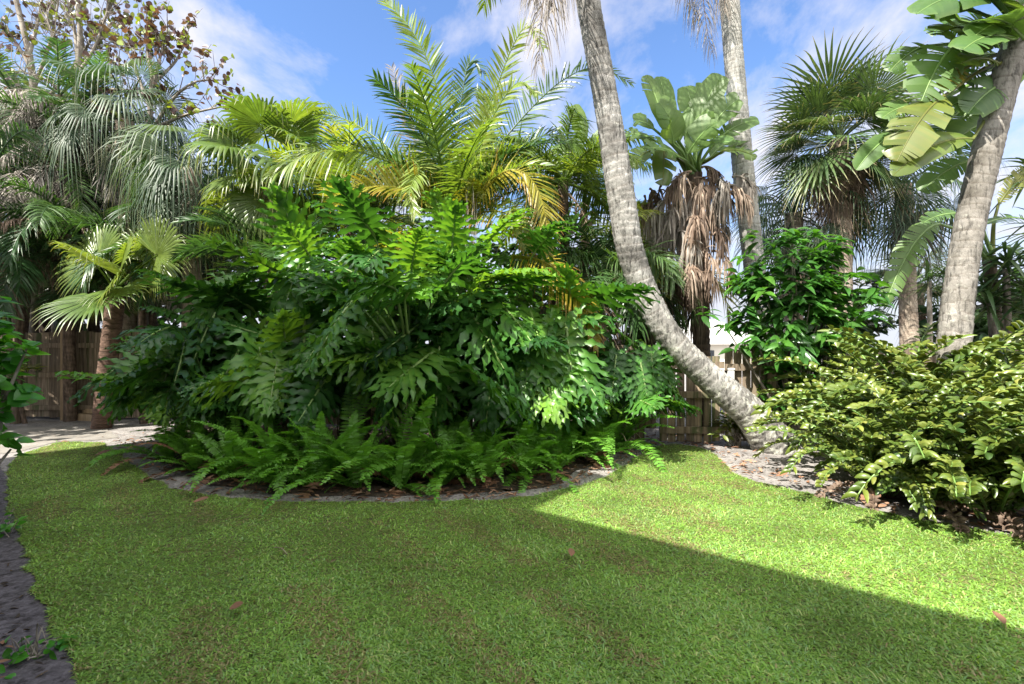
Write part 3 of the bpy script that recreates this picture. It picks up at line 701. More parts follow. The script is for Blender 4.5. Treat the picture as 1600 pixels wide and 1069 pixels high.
def coconut(label, pts, rad, crown_n, seed, mat, dead_paths, ln=2.9, amp=.05):
    rng = np.random.RandomState(seed); T = thing('coconut_palm', label, 'palm tree', pts[0])
    mb = MB(); ringed_trunk(mb, spline(pts, 40), rad, rng, .10, amp, 30, .018); mb.build('trunk', M[mat], T)
    c = np.array(pts[-1])
    for i in range(crown_n):
        az = i*2.4 + rng.randn()*.2; f = i/crown_n
        rad_frond(T, 'frond', c, az, 1.35-1.0*f, ln, 1.0+.25*rng.rand(), rng, [M['coco']]*2, nl=56, Lmax=.6, w=.03, droop=.4, tint=.45, lift=.1)
    for p in dead_paths:
        mb = MB(); pinnate(mb, spline(p, 24), rng, nl=64, Lmax=.5, w=.014, hint=(0, -1, .2), droop=1.1, lift=.1, jit=.2, tint=.35, tvar=.5, miss=.08, rr=.014, fwd=(.2, .9), twist=rng.randn()*.2)
        mb.build('dead_frond', [M['palm_grey'], M['palm_brown']], T)
    return T
coconut('curved mottled coconut palm trunk leaning left from the right bed across the gate',
        [G(1226, 704)-Z*.1, P(1170, 645, 6.1), P(1110, 592, 6.05), P(1050, 531, 6.0), P(1010, 462, 6.0), P(984, 390, 5.95), P(973, 320, 5.9), P(957, 220, 5.85), P(940, 120, 5.8), P(919, 0, 5.75), P(906, -110, 5.7), P(900, -215, 5.7)],
        [.29, .2, .172, .165, .164, .164, .158, .148, .145, .142, .139, .137], 16, 31, 'trunk_mottled',
        [[P(895, -200, 5.7), P(868, -110, 5.5), P(852, -20, 5.4), P(844, 50, 5.4), P(842, 100, 5.4)],
         [P(897, -200, 5.7), P(885, -120, 5.4), P(872, -50, 5.3), P(862, 20, 5.3)],
         [P(890, -205, 5.7), P(850, -150, 5.9), P(838, -70, 6.0), P(832, 0, 6.0)]])
coconut('straight pale coconut palm trunk rising behind the leafy shrub and the ragged paddle plant',
        [np.array([P(1212, 0, 7.6)[0], 7.6, -.1]), P(1196, 560, 7.6), P(1183, 450, 7.6), P(1168, 330, 7.6), P(1152, 160, 7.6), P(1140, 0, 7.6), P(1132, -120, 7.6), P(1128, -200, 7.6)],
        [.2, .17, .158, .153, .15, .146, .142, .138], 14, 32, 'trunk_white',
        [[P(1120, -190, 7.6), P(1095, -90, 7.4), P(1100, 10, 7.3), P(1112, 85, 7.3)], [P(1118, -195, 7.6), P(1080, -120, 7.5), P(1072, -40, 7.4), P(1088, 30, 7.4)],
         [P(1130, -190, 7.6), P(1128, -90, 7.3), P(1133, 20, 7.3)]])
coconut('thick pale palm trunk leaning right out of the yellow-green cycad mound',
        [np.array([P(1488, 0, 5.0)[0], 5.0, -.1]), P(1488, 620, 5.0), P(1494, 500, 5.0), P(1512, 370, 5.0), P(1538, 250, 5.0), P(1572, 120, 5.0), P(1610, 0, 5.0), P(1655, -140, 5.0), P(1680, -230, 5.0)],
        [.155, .148, .138, .13, .125, .12, .117, .113, .11], 14, 33, 'trunk_pale', [])

# the feather palm in the middle: fronds led along the curves they have in the photograph
def led_fronds(T, specs, rng, mats, **kw):
    for sp in specs:
        k = dict(kw); k.update(sp[1] if len(sp) > 1 else {}); mt = k.pop('m', None)
        mb = MB(); pinnate(mb, spline([P(*q) for q in sp[0]], 30), rng, **k)
        mb.build('frond', [M[mt]]*2 if mt else mats, T)
def middle_palm():
    rng = np.random.RandomState(41); b = P(702, 0, 7.2); T = thing('feather_palm', 'tall feather palm with upright arching fronds above the middle of the mound', 'palm tree', (b[0], b[1], 0))
    mb = MB(); ringed_trunk(mb, np.array([[b[0], b[1], -.05], [b[0]+.05, b[1], 1.5], P(702, 345, 7.2)]), [.2, .17, .15], rng, .08, .1, 16, .03); mb.build('trunk', M['fibre'], T)
    c = (704, 345, 7.2)
    led_fronds(T, [
        ([c, (700, 240, 7.0), (680, 130, 6.9), (645, 50, 6.9), (592, -8, 7.0)], dict(nl=76, Lmax=.5)),
        ([c, (665, 250, 7.5), (635, 170, 7.7), (612, 105, 7.8)], dict(nl=60, Lmax=.5, m='palm_grey', w=.02)),
        ([c, (712, 240, 7.3), (722, 150, 7.3), (735, 95, 7.3), (758, 118, 7.3)], dict(Lmax=.42, m='palm_dark')),
        ([c, (745, 220, 7.0), (775, 140, 6.9), (800, 75, 6.8), (825, 40, 6.7), (850, 75, 6.6)], dict(nl=70, Lmax=.42, tint=.75)),
        ([c, (745, 240, 6.8), (780, 165, 6.6), (812, 128, 6.5), (840, 148, 6.4)], dict(Lmax=.42, tint=.8)),
        ([c, (760, 255, 7.4), (820, 180, 7.5), (880, 125, 7.6), (935, 105, 7.7), (985, 130, 7.8)], dict(nl=72, Lmax=.5, m='palm_dark', tint=.8)),
        ([c, (650, 275, 6.9), (600, 250, 6.7), (540, 233, 6.5), (480, 240, 6.4), (425, 275, 6.3)], dict(nl=80, Lmax=.62, droop=.7, lift=.4)),
        ([c, (660, 305, 6.6), (610, 292, 6.4), (560, 296, 6.3), (520, 325, 6.2)], dict(nl=56, Lmax=.5, m='coco_yellow', tint=.4, lift=.6)),
        ([c, (640, 265, 7.6), (580, 210, 7.9), (520, 180, 8.0), (470, 185, 8.1), (430, 215, 8.1)], dict(nl=66, Lmax=.5, tint=.3)),
        ([c, (690, 270, 7.0), (672, 190, 7.3), (650, 150, 7.5), (620, 150, 7.6)], dict(Lmax=.45, tint=.35)),
        ([c, (735, 275, 7.3), (755, 215, 7.4), (760, 165, 7.5), (745, 140, 7.6)], dict(Lmax=.45, tint=.3)),
        ([c, (760, 285, 6.9), (815, 230, 6.7), (865, 210, 6.6), (905, 230, 6.5)], dict(nl=60, Lmax=.5, tint=.35, droop=.5)),
        ([c, (755, 300, 6.5), (785, 270, 6.2), (815, 268, 6.1), (842, 300, 6.05), (856, 360, 6.0), (858, 400, 6.0)], dict(nl=66, Lmax=.46, m='coco_yellow', tint=.5, droop=.2, lift=.1, w=.028, hint=(.3, -1, .5))),
        ([c, (770, 330, 6.3), (805, 345, 5.9), (822, 385, 5.75)], dict(Lmax=.42, m='coco_yellow', tint=.15)),
        ([(800, 400, 6.0), (845, 408, 5.75), (880, 432, 5.65), (910, 475, 5.6), (934, 535, 5.6)], dict(nl=58, Lmax=.4, start=.02, m='coco_yellow', tint=.75, tvar=.35, droop=.5, w=.024, hint=(.4, -1, .5))),
        ([c, (640, 255, 7.0), (655, 262, 6.6), (640, 300, 6.3), (650, 335, 6.2)], dict(Lmax=.4, tint=.6)),
    ], rng, [M['coco']]*2, nl=62, Lmax=.54, w=.029, hint=(0, -.9, .45), droop=.22, lift=.25, rr=.018, tint=.5, miss=.02)
    for i in range(20):
        az = rng.uniform(0, 6.28)
        rad_frond(T, 'frond', P(*c), az, rng.uniform(.5, 1.4), rng.uniform(1.6, 2.3), rng.uniform(.8, 1.4), rng, [M['coco' if i % 3 else 'palm_dark']]*2, nl=60, Lmax=.55, w=.028, tint=rng.uniform(.2, .6))
middle_palm()
PP = lambda px, y: np.array([(px-800)/FX*y, y, 0.])
pinnate_palm('yellow-green feather palm arching left of the middle palm', 'palm tree', PP(565, 7.8), P(545, 345, 7.8), 24, 1.9, 51, 'coco', (.1, 1.3), (.9, 1.6), tint=.75)
pinnate_palm('feather palm with drooping fronds left of the curved trunk', 'palm tree', PP(890, 7.6), P(880, 285, 7.6), 28, 2.0, 52, 'coco', (-.1, 1.2), (1.1, 1.9), tint=.4, ldroop=.6, nl=60, dead=4, dead_mat='palm_brown')
pinnate_palm('darker feather palm hanging low just left of the curved trunk', 'palm tree', PP(935, 7.3), P(940, 425, 7.3), 20, 1.7, 53, 'palm_dark', (-.2, 1.2), (1.2, 2.0), tint=.6, ldroop=.6, dead=5, dead_mat='palm_brown')
pinnate_palm('yellowish feather palm half hidden between the curved trunk and the paddle plant', 'palm tree', PP(1015, 8.0), P(1018, 395, 8.0), 18, 1.6, 54, 'coco', (-.2, 1.3), (1.1, 1.8), tint=.85)
pinnate_palm('small feather palm deep in shade behind the mound on its left', 'palm tree', PP(420, 7.7), P(430, 420, 7.7), 16, 1.7, 55, 'palm_dark', (0, 1.3), (1., 1.7), tint=.4)
pinnate_palm('tall shaggy palm with grey dead feather fronds at the left', 'palm tree', PP(150, 9.6), P(140, 230, 9.6), 12, 2.3, 56, 'palm_dark', (.2, 1.4), (1.0, 1.7), tint=.6, dead=24, nl=60)
pinnate_palm('feather palm with dark hanging fronds at the left edge', 'palm tree', PP(-25, 8.6), P(-20, 290, 8.6), 20, 2.4, 57, 'palm_dark', (-.1, 1.3), (1.0, 1.7), tint=.4, ldroop=.4, dead=4, nl=60)
pinnate_palm('shaggy palm with tan dead fronds low behind the young fan palm', 'palm tree', PP(240, 9.4), P(235, 330, 9.4), 10, 1.9, 58, 'palm_dark', (0, 1.2), (1.1, 1.8), tint=.3, dead=11, dead_mat='palm_brown', nl=54)
pinnate_palm('small dark feather palm overhanging the board fence', 'palm tree', PP(70, 9.5), P(70, 430, 9.5), 18, 1.6, 59, 'palm_dark', (-.1, 1.3), (1.0, 1.8), tint=.35)
pinnate_palm('clump of dark feather fronds behind the fence at the far left corner', 'palm tree', PP(-60, 9.8), P(-40, 400, 9.8), 18, 1.9, 60, 'palm_dark', (0, 1.3), (1.0, 1.8), tint=.3)
pinnate_palm('grey crowned palm of dead fronds at the top left corner', 'palm tree', PP(30, 9.8), P(25, 160, 9.8), 7, 2.0, 61, 'palm_dark', (.2, 1.3), (1.0, 1.6), tint=.5, dead=14, nl=56)
pinnate_palm('dark feather palm between the fan palms and the fence', 'palm tree', PP(330, 9.0), P(330, 400, 9.0), 16, 1.8, 62, 'palm_dark', (-.1, 1.3), (1.0, 1.8), tint=.45)
pinnate_palm('green feather palm with hanging fronds low beside the young fan palm', 'palm tree', PP(110, 8.7), P(105, 345, 8.7), 18, 1.7, 64, 'palm_dark', (-.3, 1.0), (1.1, 1.9), tint=.5, ldroop=.5, dead=6, dead_mat='palm_brown')
pinnate_palm('feather palm of tangled grey and green fronds left of the sea grape tree', 'palm tree', PP(20, 9.1), P(60, 250, 9.1), 12, 1.9, 65, 'palm_dark', (-.3, 1.2), (1.0, 1.8), tint=.7, dead=14, nl=56)
pinnate_palm('short feather palm filling the gap above the board fence', 'palm tree', PP(170, 9.3), P(170, 440, 9.3), 16, 1.4, 66, 'palm_dark', (-.2, 1.3), (1.0, 1.8), tint=.4)
pinnate_palm('dark feather palm with low hanging fronds in front of the left fence corner', 'palm tree', PP(25, 8.5), P(35, 395, 8.4), 20, 1.5, 67, 'palm_dark', (-.4, 1.1), (1.2, 2.0), tint=.3, ldroop=.5, dead=5, dead_mat='palm_brown', trunk_r=.06)
pinnate_palm('dark feather palm drooping over the fence behind the bright young fan', 'palm tree', PP(225, 8.4), P(222, 390, 8.4), 18, 1.4, 68, 'palm_dark', (-.4, 1.1), (1.2, 2.0), tint=.3, ldroop=.5, dead=4, trunk_r=.06)
pinnate_palm('tangled palm of grey drooping fronds high at the left', 'palm tree', PP(200, 9.9), P(205, 275, 9.9), 9, 1.9, 69, 'palm_dark', (-.3, 1.1), (1.1, 1.9), tint=.3, dead=18, nl=50, trunk_r=.08)
pinnate_palm('palm of bristling grey dry fronds between the bare trees at the top left', 'palm tree', PP(95, 9.3), P(92, 150, 9.3), 4, 1.6, 70, 'palm_dark', (.2, 1.2), (1.0, 1.6), tint=.4, dead=22, nl=46, Lmax=.45, trunk_r=.08)
pinnate_palm('little feather palm with a yellowing frond against the board fence', 'palm tree', PP(40, 8.4), P(20, 585, 8.4), 7, .75, 63, 'coco', (.1, 1.1), (1.0, 1.7), nl=30, Lmax=.25, w=.016, tint=.7, trunk_r=.03)

def fan_palm(label, base, crown, n, R, plen, seed, mat='fan', el=(-.5, 1.4), droop=.3, sag=(.3, .9), skirt=0, skirt_mat='palm_brown', skirt_len=.6, trunk_r=.15, trunk_mat='trunk_sabal', tint=.5,
             nseg=34, span=2.2, join=.5, bend=.25, thin=1.0, lead=(), bend_t=(0, 0)):
    rng = np.random.RandomState(seed); base = np.array(base, float); crown = np.array(crown, float)
    T = thing('fan_palm', label, 'palm tree', base)
    mb = MB(); mid = (base+crown)/2 + np.array([bend_t[0], bend_t[1], 0])
    ringed_trunk(mb, spline([base-Z*.05, mid, crown-Z*.05], 12), [trunk_r*1.15, trunk_r, trunk_r*.95], rng, .06, .07, 20, .025); mb.build('trunk', M[trunk_mat], T)
    for i in range(n):
        az = i*2.4+rng.randn()*.25; f = (i+.5)/n; e = el[1]+(el[0]-el[1])*f+rng.randn()*.08
        mb = MB(); fan_leaf(mb, crown - Z*.15*f, (math.cos(az)*math.cos(e), math.sin(az)*math.cos(e), math.sin(e)), plen*(1+rng.randn()*.12), R*(1+rng.randn()*.1), rng,
                            np.clip(tint+rng.randn()*.15, 0, 1), droop*rng.uniform(.6, 1.4), rng.uniform(*sag), (0, 0), span, join, nseg, bend, rng.randn()*.3, thin)
        mb.build('frond', M[mat], T)
    for d, pl, r_, tn, rl in lead:                             # leaves led towards points seen in the photograph
        mb = MB(); fan_leaf(mb, crown, np.array(d)-crown, pl, r_, rng, tn, droop*.6, .12, (0, 0), span, join, nseg, bend*.5, 0, thin, face=rl if isinstance(rl, tuple) else None); mb.build('frond', M[mat], T)
    for i in range(skirt):
        az = i*2.4+rng.randn()*.3; e = rng.uniform(-1.2, -.55)
        mb = MB(); fan_leaf(mb, crown-Z*(.15+.3*rng.rand()), (math.cos(az)*math.cos(e), math.sin(az)*math.cos(e), math.sin(e)), skirt_len*rng.uniform(.35, .7), R*rng.uniform(.7, 1.0), rng,
                            rng.uniform(.2, .9), .8, .6, (0, 0), 1.6, .3, 22, .7, rng.randn()*.5, .7); mb.build('dead_frond', M[skirt_mat], T)
    return T
# right: cabbage palms
fan_palm('tall cabbage palm with a round spiky crown and dry skirt right of the pale trunk', PP(1322, 9.0), P(1310, 215, 9.0), 40, 1.0, .7, 71, 'fan_olive', (-.75, 1.5), .16, (.08, .4), 18, 'palm_brown', .7, .165, tint=.3, nseg=30, span=2.0, join=.4, bend=.16, thin=.85)
fan_palm('cabbage palm with hanging dark leaves and brown skirt low behind the shrub', PP(1240, 9.6), P(1240, 330, 9.6), 22, .95, .7, 72, 'fan_blue', (-.8, 1.2), .6, (.4, 1.0), 14, 'palm_brown', .9, .17, tint=.3, nseg=30, span=1.9, join=.4, thin=.7)
fan_palm('dark cabbage palm with drooping fingers between the spiky palm and the thick right trunk', PP(1425, 9.4), P(1412, 285, 9.4), 22, .95, .75, 73, 'fan_blue', (-.9, 1.1), .6, (.4, 1.0), 4, 'palm_grey', .7, .15, tint=.15, nseg=30, span=1.9, join=.4, thin=.7)
fan_palm('small fan palm with blue-green leaves low at the right horizon', PP(1440, 10.5), P(1430, 440, 10.5), 14, .8, .5, 74, 'fan_olive', (-.3, 1.3), .3, (.2, .6), 6, 'palm_brown', .5, .15, tint=.3, nseg=28, join=.4, thin=.6)
# left: mixed fan palms
fan_palm('cabbage palm with bluish hanging leaves under the sea grape tree', PP(200, 9.2), P(195, 185, 9.2), 24, .95, .8, 75, 'fan_blue', (-.7, 1.2), .7, (.4, 1.0), 8, 'palm_grey', .7, .15, tint=.5, nseg=30, span=1.9, join=.4, thin=.7)
fan_palm('cabbage palm with long silvery hanging leaves left of the bright fan palm', PP(300, 8.6), P(300, 260, 8.6), 24, 1.0, .75, 76, 'fan_blue', (-.9, 1.0), .8, (.5, 1.1), 5, 'palm_grey', .7, .15, tint=.7, nseg=30, span=1.8, join=.38, thin=.7)
fan_palm('tall fan palm behind the grey dead fronds near the left edge', PP(90, 10.0), P(85, 235, 10.0), 22, .9, .75, 77, 'fan_olive', (-.6, 1.2), .5, (.4, .9), 10, 'palm_grey', .7, .15, tint=.3, nseg=30, thin=.7, join=.42)
fan_palm('bright green fan palm against the sky with one folded brown leaf', PP(425, 8.2), P(428, 262, 8.2), 16, .75, .8, 78, 'fan', (-.6, 1.2), .35, (.3, .8), 3, 'palm_brown', .9, .13, tint=.5, nseg=34, join=.6,
         lead=[(P(412, 195, 7.9), .55, .75, .75, (0, -1, .2)), (P(462, 190, 8.1), .6, .7, .35, (.4, -.8, .3)), (P(370, 225, 7.8), .6, .68, .5, (-.4, -.8, .3)), (P(362, 275, 7.6), .7, .66, .7, (-.3, -.6, .7)), (P(465, 235, 7.7), .6, .62, .6, (.3, -.7, .5)), (P(400, 265, 7.5), .55, .62, .8, (0, -.7, .7))])
fan_palm('young fan palm with bright yellow-green fans and a reddish trunk beside the path', PP(158, 7.9), P(182, 450, 7.7), 4, .6, .65, 79, 'fan', (.4, 1.3), .25, (.1, .4), 0, trunk_r=.125, trunk_mat='brickish', tint=.6, join=.6, nseg=38, bend=.1,
         lead=[(P(192, 400, 7.1), .42, .88, .8, (.1, -.9, .45)), (P(270, 372, 7.1), 1.15, .8, .95, (.45, -.85, .2)), (P(130, 475, 6.9), .5, .85, .3, (-.1, -.45, .9)), (P(215, 445, 7.0), .35, .7, .6, (.2, -.6, .6)), (P(140, 385, 7.9), .6, .85, .6, (-.3, -.8, .4)), (P(235, 395, 7.8), .6, .8, .7, (.2, -.8, .4))])

# ------------------------------------------------------------------ paddle-leaved plants
def paddle_plant(label, base, hub, specs, seed, stem_r, dead_hang=(), stem_mat='fibre'):
    rng = np.random.RandomState(seed); T = thing('paddle_plant', label, 'plant', base)
    mb = MB(); ringed_trunk(mb, spline([np.array(base)-Z*.05, (np.array(base)+hub)/2+np.array([.05, 0, 0]), hub], 10), [stem_r*1.1, stem_r, stem_r*.9], rng, .1, .1, 16, .03); mb.build('stem', M[stem_mat], T)
    for sp in specs:
        (bx, by, byy), (tx, ty, tyy), wd = sp[:3]; k = dict(sp[3]) if len(sp) > 3 else {}
        mt = k.pop('m', 'bop'); nv = k.pop('N', (0, -.8, .6))
        b = P(bx, by, byy); t = P(tx, ty, tyy); mb = MB()
        bop_leaf(mb, b, t, nv, wd, rng, **k)
        h = np.array(hub); d = nrm(b-h); mid = (h+b)/2 + Z*.08*np.linalg.norm(b-h)
        mb.tube(spline([h + rng.randn(3)*.04, mid, b], 10), np.linspace(.03, .016, 10), 6, 1, .6)
        mb.build('leaf', [M[mt], M['phil_stalk'] if mt == 'bop' else M[mt]], T)
    for (p, ln, n, mt) in dead_hang:
        for j in range(n):
            mb = MB(); a = rng.rand()*6.28; q = np.array(p)+np.array([rng.randn()*.1, rng.randn()*.06-.08, rng.randn()*.12])
            pts = arc(q, a, rng.uniform(-.6, .5), ln*rng.uniform(.5, 1.1), rng.uniform(1.2, 2.0), 14, .6)
            pinnate(mb, pts, rng, nl=30, Lmax=.26, w=.03, hint=(0, -1, .2), droop=1.3, lift=.0, jit=.4, tint=rng.uniform(.1, .9), tvar=.5, miss=.25, rr=.014, fwd=(.5, 1.1), twist=rng.randn()*.8)
            mb.build('dead_leaf', [M[mt]]*2, T)
    return T
hub1 = P(1085, 272, 7.2)
paddle_plant('ragged giant paddle plant with a skirt of brown dead leaves right of the curved trunk', PP(1095, 7.3), hub1, [
    ((1042, 208, 7.1), (1008, 118, 7.1), .17, dict(tear=.05, tint=.6)), ((1048, 205, 7.2), (1030, 120, 7.3), .15, dict(tear=.05, tint=.3)),
    ((1062, 222, 7.0), (1030, 160, 6.9), .26, dict(tear=.15, tint=.7)), ((1085, 212, 7.0), (1128, 118, 7.0), .2, dict(tear=.05, tint=.75)),
    ((1090, 218, 7.2), (1072, 135, 7.3), .2, dict(tear=.1, tint=.5)), ((1108, 205, 6.9), (1155, 155, 6.7), .2, dict(tear=.1, tint=.6)),
    ((1125, 215, 6.9), (1185, 188, 6.8), .17, dict(tear=.15, tint=.4)), ((1098, 232, 6.8), (1140, 222, 6.5), .16, dict(tear=.1, tint=.2)),
    ((1130, 236, 6.9), (1182, 246, 6.8), .17, dict(tear=.3, m='bop_yellow', tint=.2)), ((1022, 202, 7.0), (990, 188, 7.0), .16, dict(tear=.2, tint=.5)),
    ((1030, 232, 7.0), (982, 262, 6.9), .17, dict(tear=.35, m='bop_yellow', tint=.1)), ((1038, 230, 6.9), (1036, 290, 6.75), .18, dict(tear=.12, m='bop_yellow', tint=.05, N=(0, -1, .2))),
    ((1020, 218, 7.2), (976, 212, 7.3), .16, dict(tear=.3, tint=.6)), ((1070, 215, 6.8), (1105, 170, 6.6), .28, dict(tear=.2, tint=.65)),
    ((1075, 240, 6.7), (1120, 190, 6.4), .24, dict(tear=.25, tint=.7)), ((1060, 245, 6.7), (1012, 232, 6.5), .2, dict(tear=.25, tint=.5)), ((1110, 245, 7.4), (1165, 215, 7.6), .2, dict(tear=.2, tint=.3)),
    ((1095, 225, 7.5), (1110, 150, 7.7), .22, dict(tear=.1, tint=.6)), ((1045, 245, 7.4), (1000, 235, 7.6), .2, dict(tear=.3, tint=.3)),
    ((1052, 225, 6.8), (1045, 185, 6.6), .25, dict(tear=.15, tint=.8)), ((1105, 185, 7.4), (1098, 130, 7.5), .16, dict(tear=.1, tint=.3)),
    ], 81, .12, [(P(1075, 285, 7.0), .5, 9, 'palm_brown'), (P(1070, 325, 7.05), .65, 12, 'palm_grey'), (P(1125, 300, 6.9), .8, 4, 'palm_brown'), (P(1080, 400, 6.95), .8, 16, 'palm_brown'), (P(1010, 300, 7.2), .5, 4, 'palm_brown'), (P(1060, 350, 7.0), .8, 10, 'palm_grey'), (P(1095, 345, 7.0), .8, 8, 'palm_brown'), (P(1130, 285, 6.9), .5, 4, 'palm_grey'), (P(1075, 430, 6.95), .6, 10, 'palm_brown')])
hub2 = P(1625, 95, 5.5)
paddle_plant('giant paddle plant with huge torn leaves spreading left behind the thick right trunk', PP(1640, 5.6), hub2, [
    ((1500, 33, 5.2), (1400, -12, 5.0), .2, dict(tear=.03, tint=.3)), ((1600, 20, 5.0), (1485, 12, 4.8), .17, dict(tear=.05, tint=.5, N=(0, -.6, .8))),
    ((1492, 70, 5.0), (1440, 158, 4.9), .26, dict(tear=.4, tint=.3, comb=.1)), ((1570, -5, 4.9), (1432, 22, 4.7), .24, dict(tear=.08, tint=.2)), ((1605, 70, 5.0), (1500, -30, 4.8), .26, dict(tear=.15, tint=.4)), ((1580, 60, 4.8), (1505, 78, 4.6), .22, dict(tear=.3, tint=.1)), ((1590, 45, 5.4), (1450, 52, 5.6), .24, dict(tear=.3, tint=.0)), ((1575, 130, 5.0), (1512, 178, 4.9), .2, dict(tear=.3, tint=.2)), ((1600, -10, 5.2), (1470, -40, 5.2), .26, dict(tear=.1, tint=.3)), ((1508, 45, 5.1), (1470, 55, 5.0), .2, dict(tear=.2, tint=.25, m='bop_yellow')),
    ((1450, 72, 5.3), (1390, 112, 5.3), .16, dict(tear=.4, tint=.1)), ((1475, 150, 4.9), (1402, 252, 4.8), .24, dict(tear=.4, tint=.45, m='bop_yellow', comb=.1)),
    ((1520, 218, 4.9), (1395, 275, 4.8), .16, dict(tear=.15, tint=.25, m='bop_yellow', sag=.12)), ((1545, 165, 5.1), (1470, 172, 5.0), .18, dict(tear=.15, tint=.5)),
    ((1520, 250, 5.3), (1440, 300, 5.4), .16, dict(tear=.2, tint=.1)), ((1540, 112, 5.2), (1490, 135, 5.2), .2, dict(tear=.4, tint=.05)),
    ((1435, 165, 5.4), (1378, 185, 5.4), .15, dict(tear=.4, tint=.3)), ((1400, 210, 5.6), (1338, 266, 5.6), .13, dict(tear=.05, tint=.3)),
    ((1560, 60, 5.1), (1495, 90, 4.95), .2, dict(tear=.3, tint=.6)), ((1580, 40, 4.9), (1520, 60, 4.7), .18, dict(tear=.2, tint=.2)),
    ((1620, 30, 4.8), (1560, -40, 4.6), .22, dict(tear=.1, tint=.4)), ((1640, 40, 5.2), (1700, -60, 5.2), .22, dict(tear=.1, tint=.4)), ((1650, 80, 5.3), (1760, 100, 5.3), .22, dict(tear=.3, tint=.4)),
    ((1560, 85, 5.6), (1480, 110, 5.7), .22, dict(tear=.35, tint=.0)), ((1560, 140, 5.5), (1490, 200, 5.6), .22, dict(tear=.4, tint=.05)), ((1545, 190, 5.4), (1480, 235, 5.4), .2, dict(tear=.3, tint=.3)),
    ((1590, 10, 5.5), (1520, -10, 5.6), .2, dict(tear=.2, tint=.2)), ((1530, 20, 5.0), (1450, 30, 4.9), .16, dict(tear=.15, tint=.4)), ((1600, 60, 4.85), (1540, 30, 4.6), .2, dict(tear=.2, tint=.35, N=(0, -.3, 1))),
    ((1560, 100, 4.95), (1500, 100, 4.8), .15, dict(tear=.5, tint=.3, m='bop_yellow')), ((1480, 190, 5.5), (1440, 250, 5.6), .16, dict(tear=.5, tint=.1)),
    ((1505, 108, 5.0), (1470, 140, 4.9), .14, dict(tear=.5, tint=.95, m='bop_yellow')),
    ], 82, .13)
paddle_plant('low paddle plant with comb-torn leaves left and right of the thick right trunk', PP(1560, 6.6), P(1545, 400, 6.6), [
    ((1468, 350, 6.3), (1382, 480, 6.2), .17, dict(tear=.75, tint=.4, comb=.3, sag=.18)), ((1535, 352, 6.5), (1612, 345, 6.5), .16, dict(tear=.7, tint=.1, comb=.2, N=(0, -.5, .85))),
    ((1560, 320, 6.8), (1625, 255, 6.8), .13, dict(tear=.7, tint=.6, comb=.4, m='bop_yellow')), ((1500, 335, 6.9), (1440, 350, 6.9), .13, dict(tear=.6, tint=.2, comb=.3)),
    ((1570, 385, 6.3), (1630, 440, 6.2), .16, dict(tear=.5, tint=.3, comb=.2)),
    ], 83, .08)
paddle_plant('single pale paddle plant poking up behind the feather palms left of the curved trunk', PP(905, 8.6), P(912, 330, 8.6), [
    ((912, 225, 8.5), (895, 165, 8.5), .16, dict(tear=.03, tint=.9)), ((920, 240, 8.6), (970, 185, 8.6), .15, dict(tear=.2, tint=.6)), ((910, 250, 8.6), (860, 230, 8.6), .14, dict(tear=.2, tint=.5))], 84, .07)

# ------------------------------------------------------------------ spiky strap-leaved plants on the right
def strap_plant(label, base, heads, n, L, w, seed, mat='strap'):
    rng = np.random.RandomState(seed); T = thing('strap_leaf_plant', label, 'plant', base)
    for h in heads:
        mb = MB(); mb.tube(spline([np.array(base)-Z*.03, (np.array(base)+h)/2+np.array([.04, .02, 0]), h], 10), np.linspace(.05, .035, 10), 8); mb.build('stem', M['bark'], T)
        mb = MB(); D = rand_dirs(n, rng, -.45, 1)
        k = len(D); b = np.tile(np.array(h), (k, 1)) + rng.randn(k, 3)*np.array([.03, .03, .1])
        leaves(mb, b, D, np.tile(Z, (k, 1))+rng.randn(k, 3)*.1, L*rng.uniform(.7, 1.1, k), w, rng, curl=.35, fold=.45, rows=7, shape=[.6, .9, 1, .6, .03]); mb.build('leaf_head', M[mat], T)
strap_plant('dark spiky strap-leaved plant at the right edge behind the thick trunk', PP(1575, 6.3), [P(1572, 420, 6.3), P(1610, 470, 6.2), P(1545, 470, 6.4)], 60, .62, .045, 91)
strap_plant('pale spiky strap-leaved plant high at the right edge', PP(1640, 6.9), [P(1625, 270, 6.9), P(1640, 360, 6.8)], 42, .7, .05, 92)
strap_plant('dark spiky strap-leaved plant on the skyline left of the thick right trunk', PP(1450, 8.6), [P(1452, 440, 8.6), P(1478, 425, 8.6)], 46, .5, .035, 93)

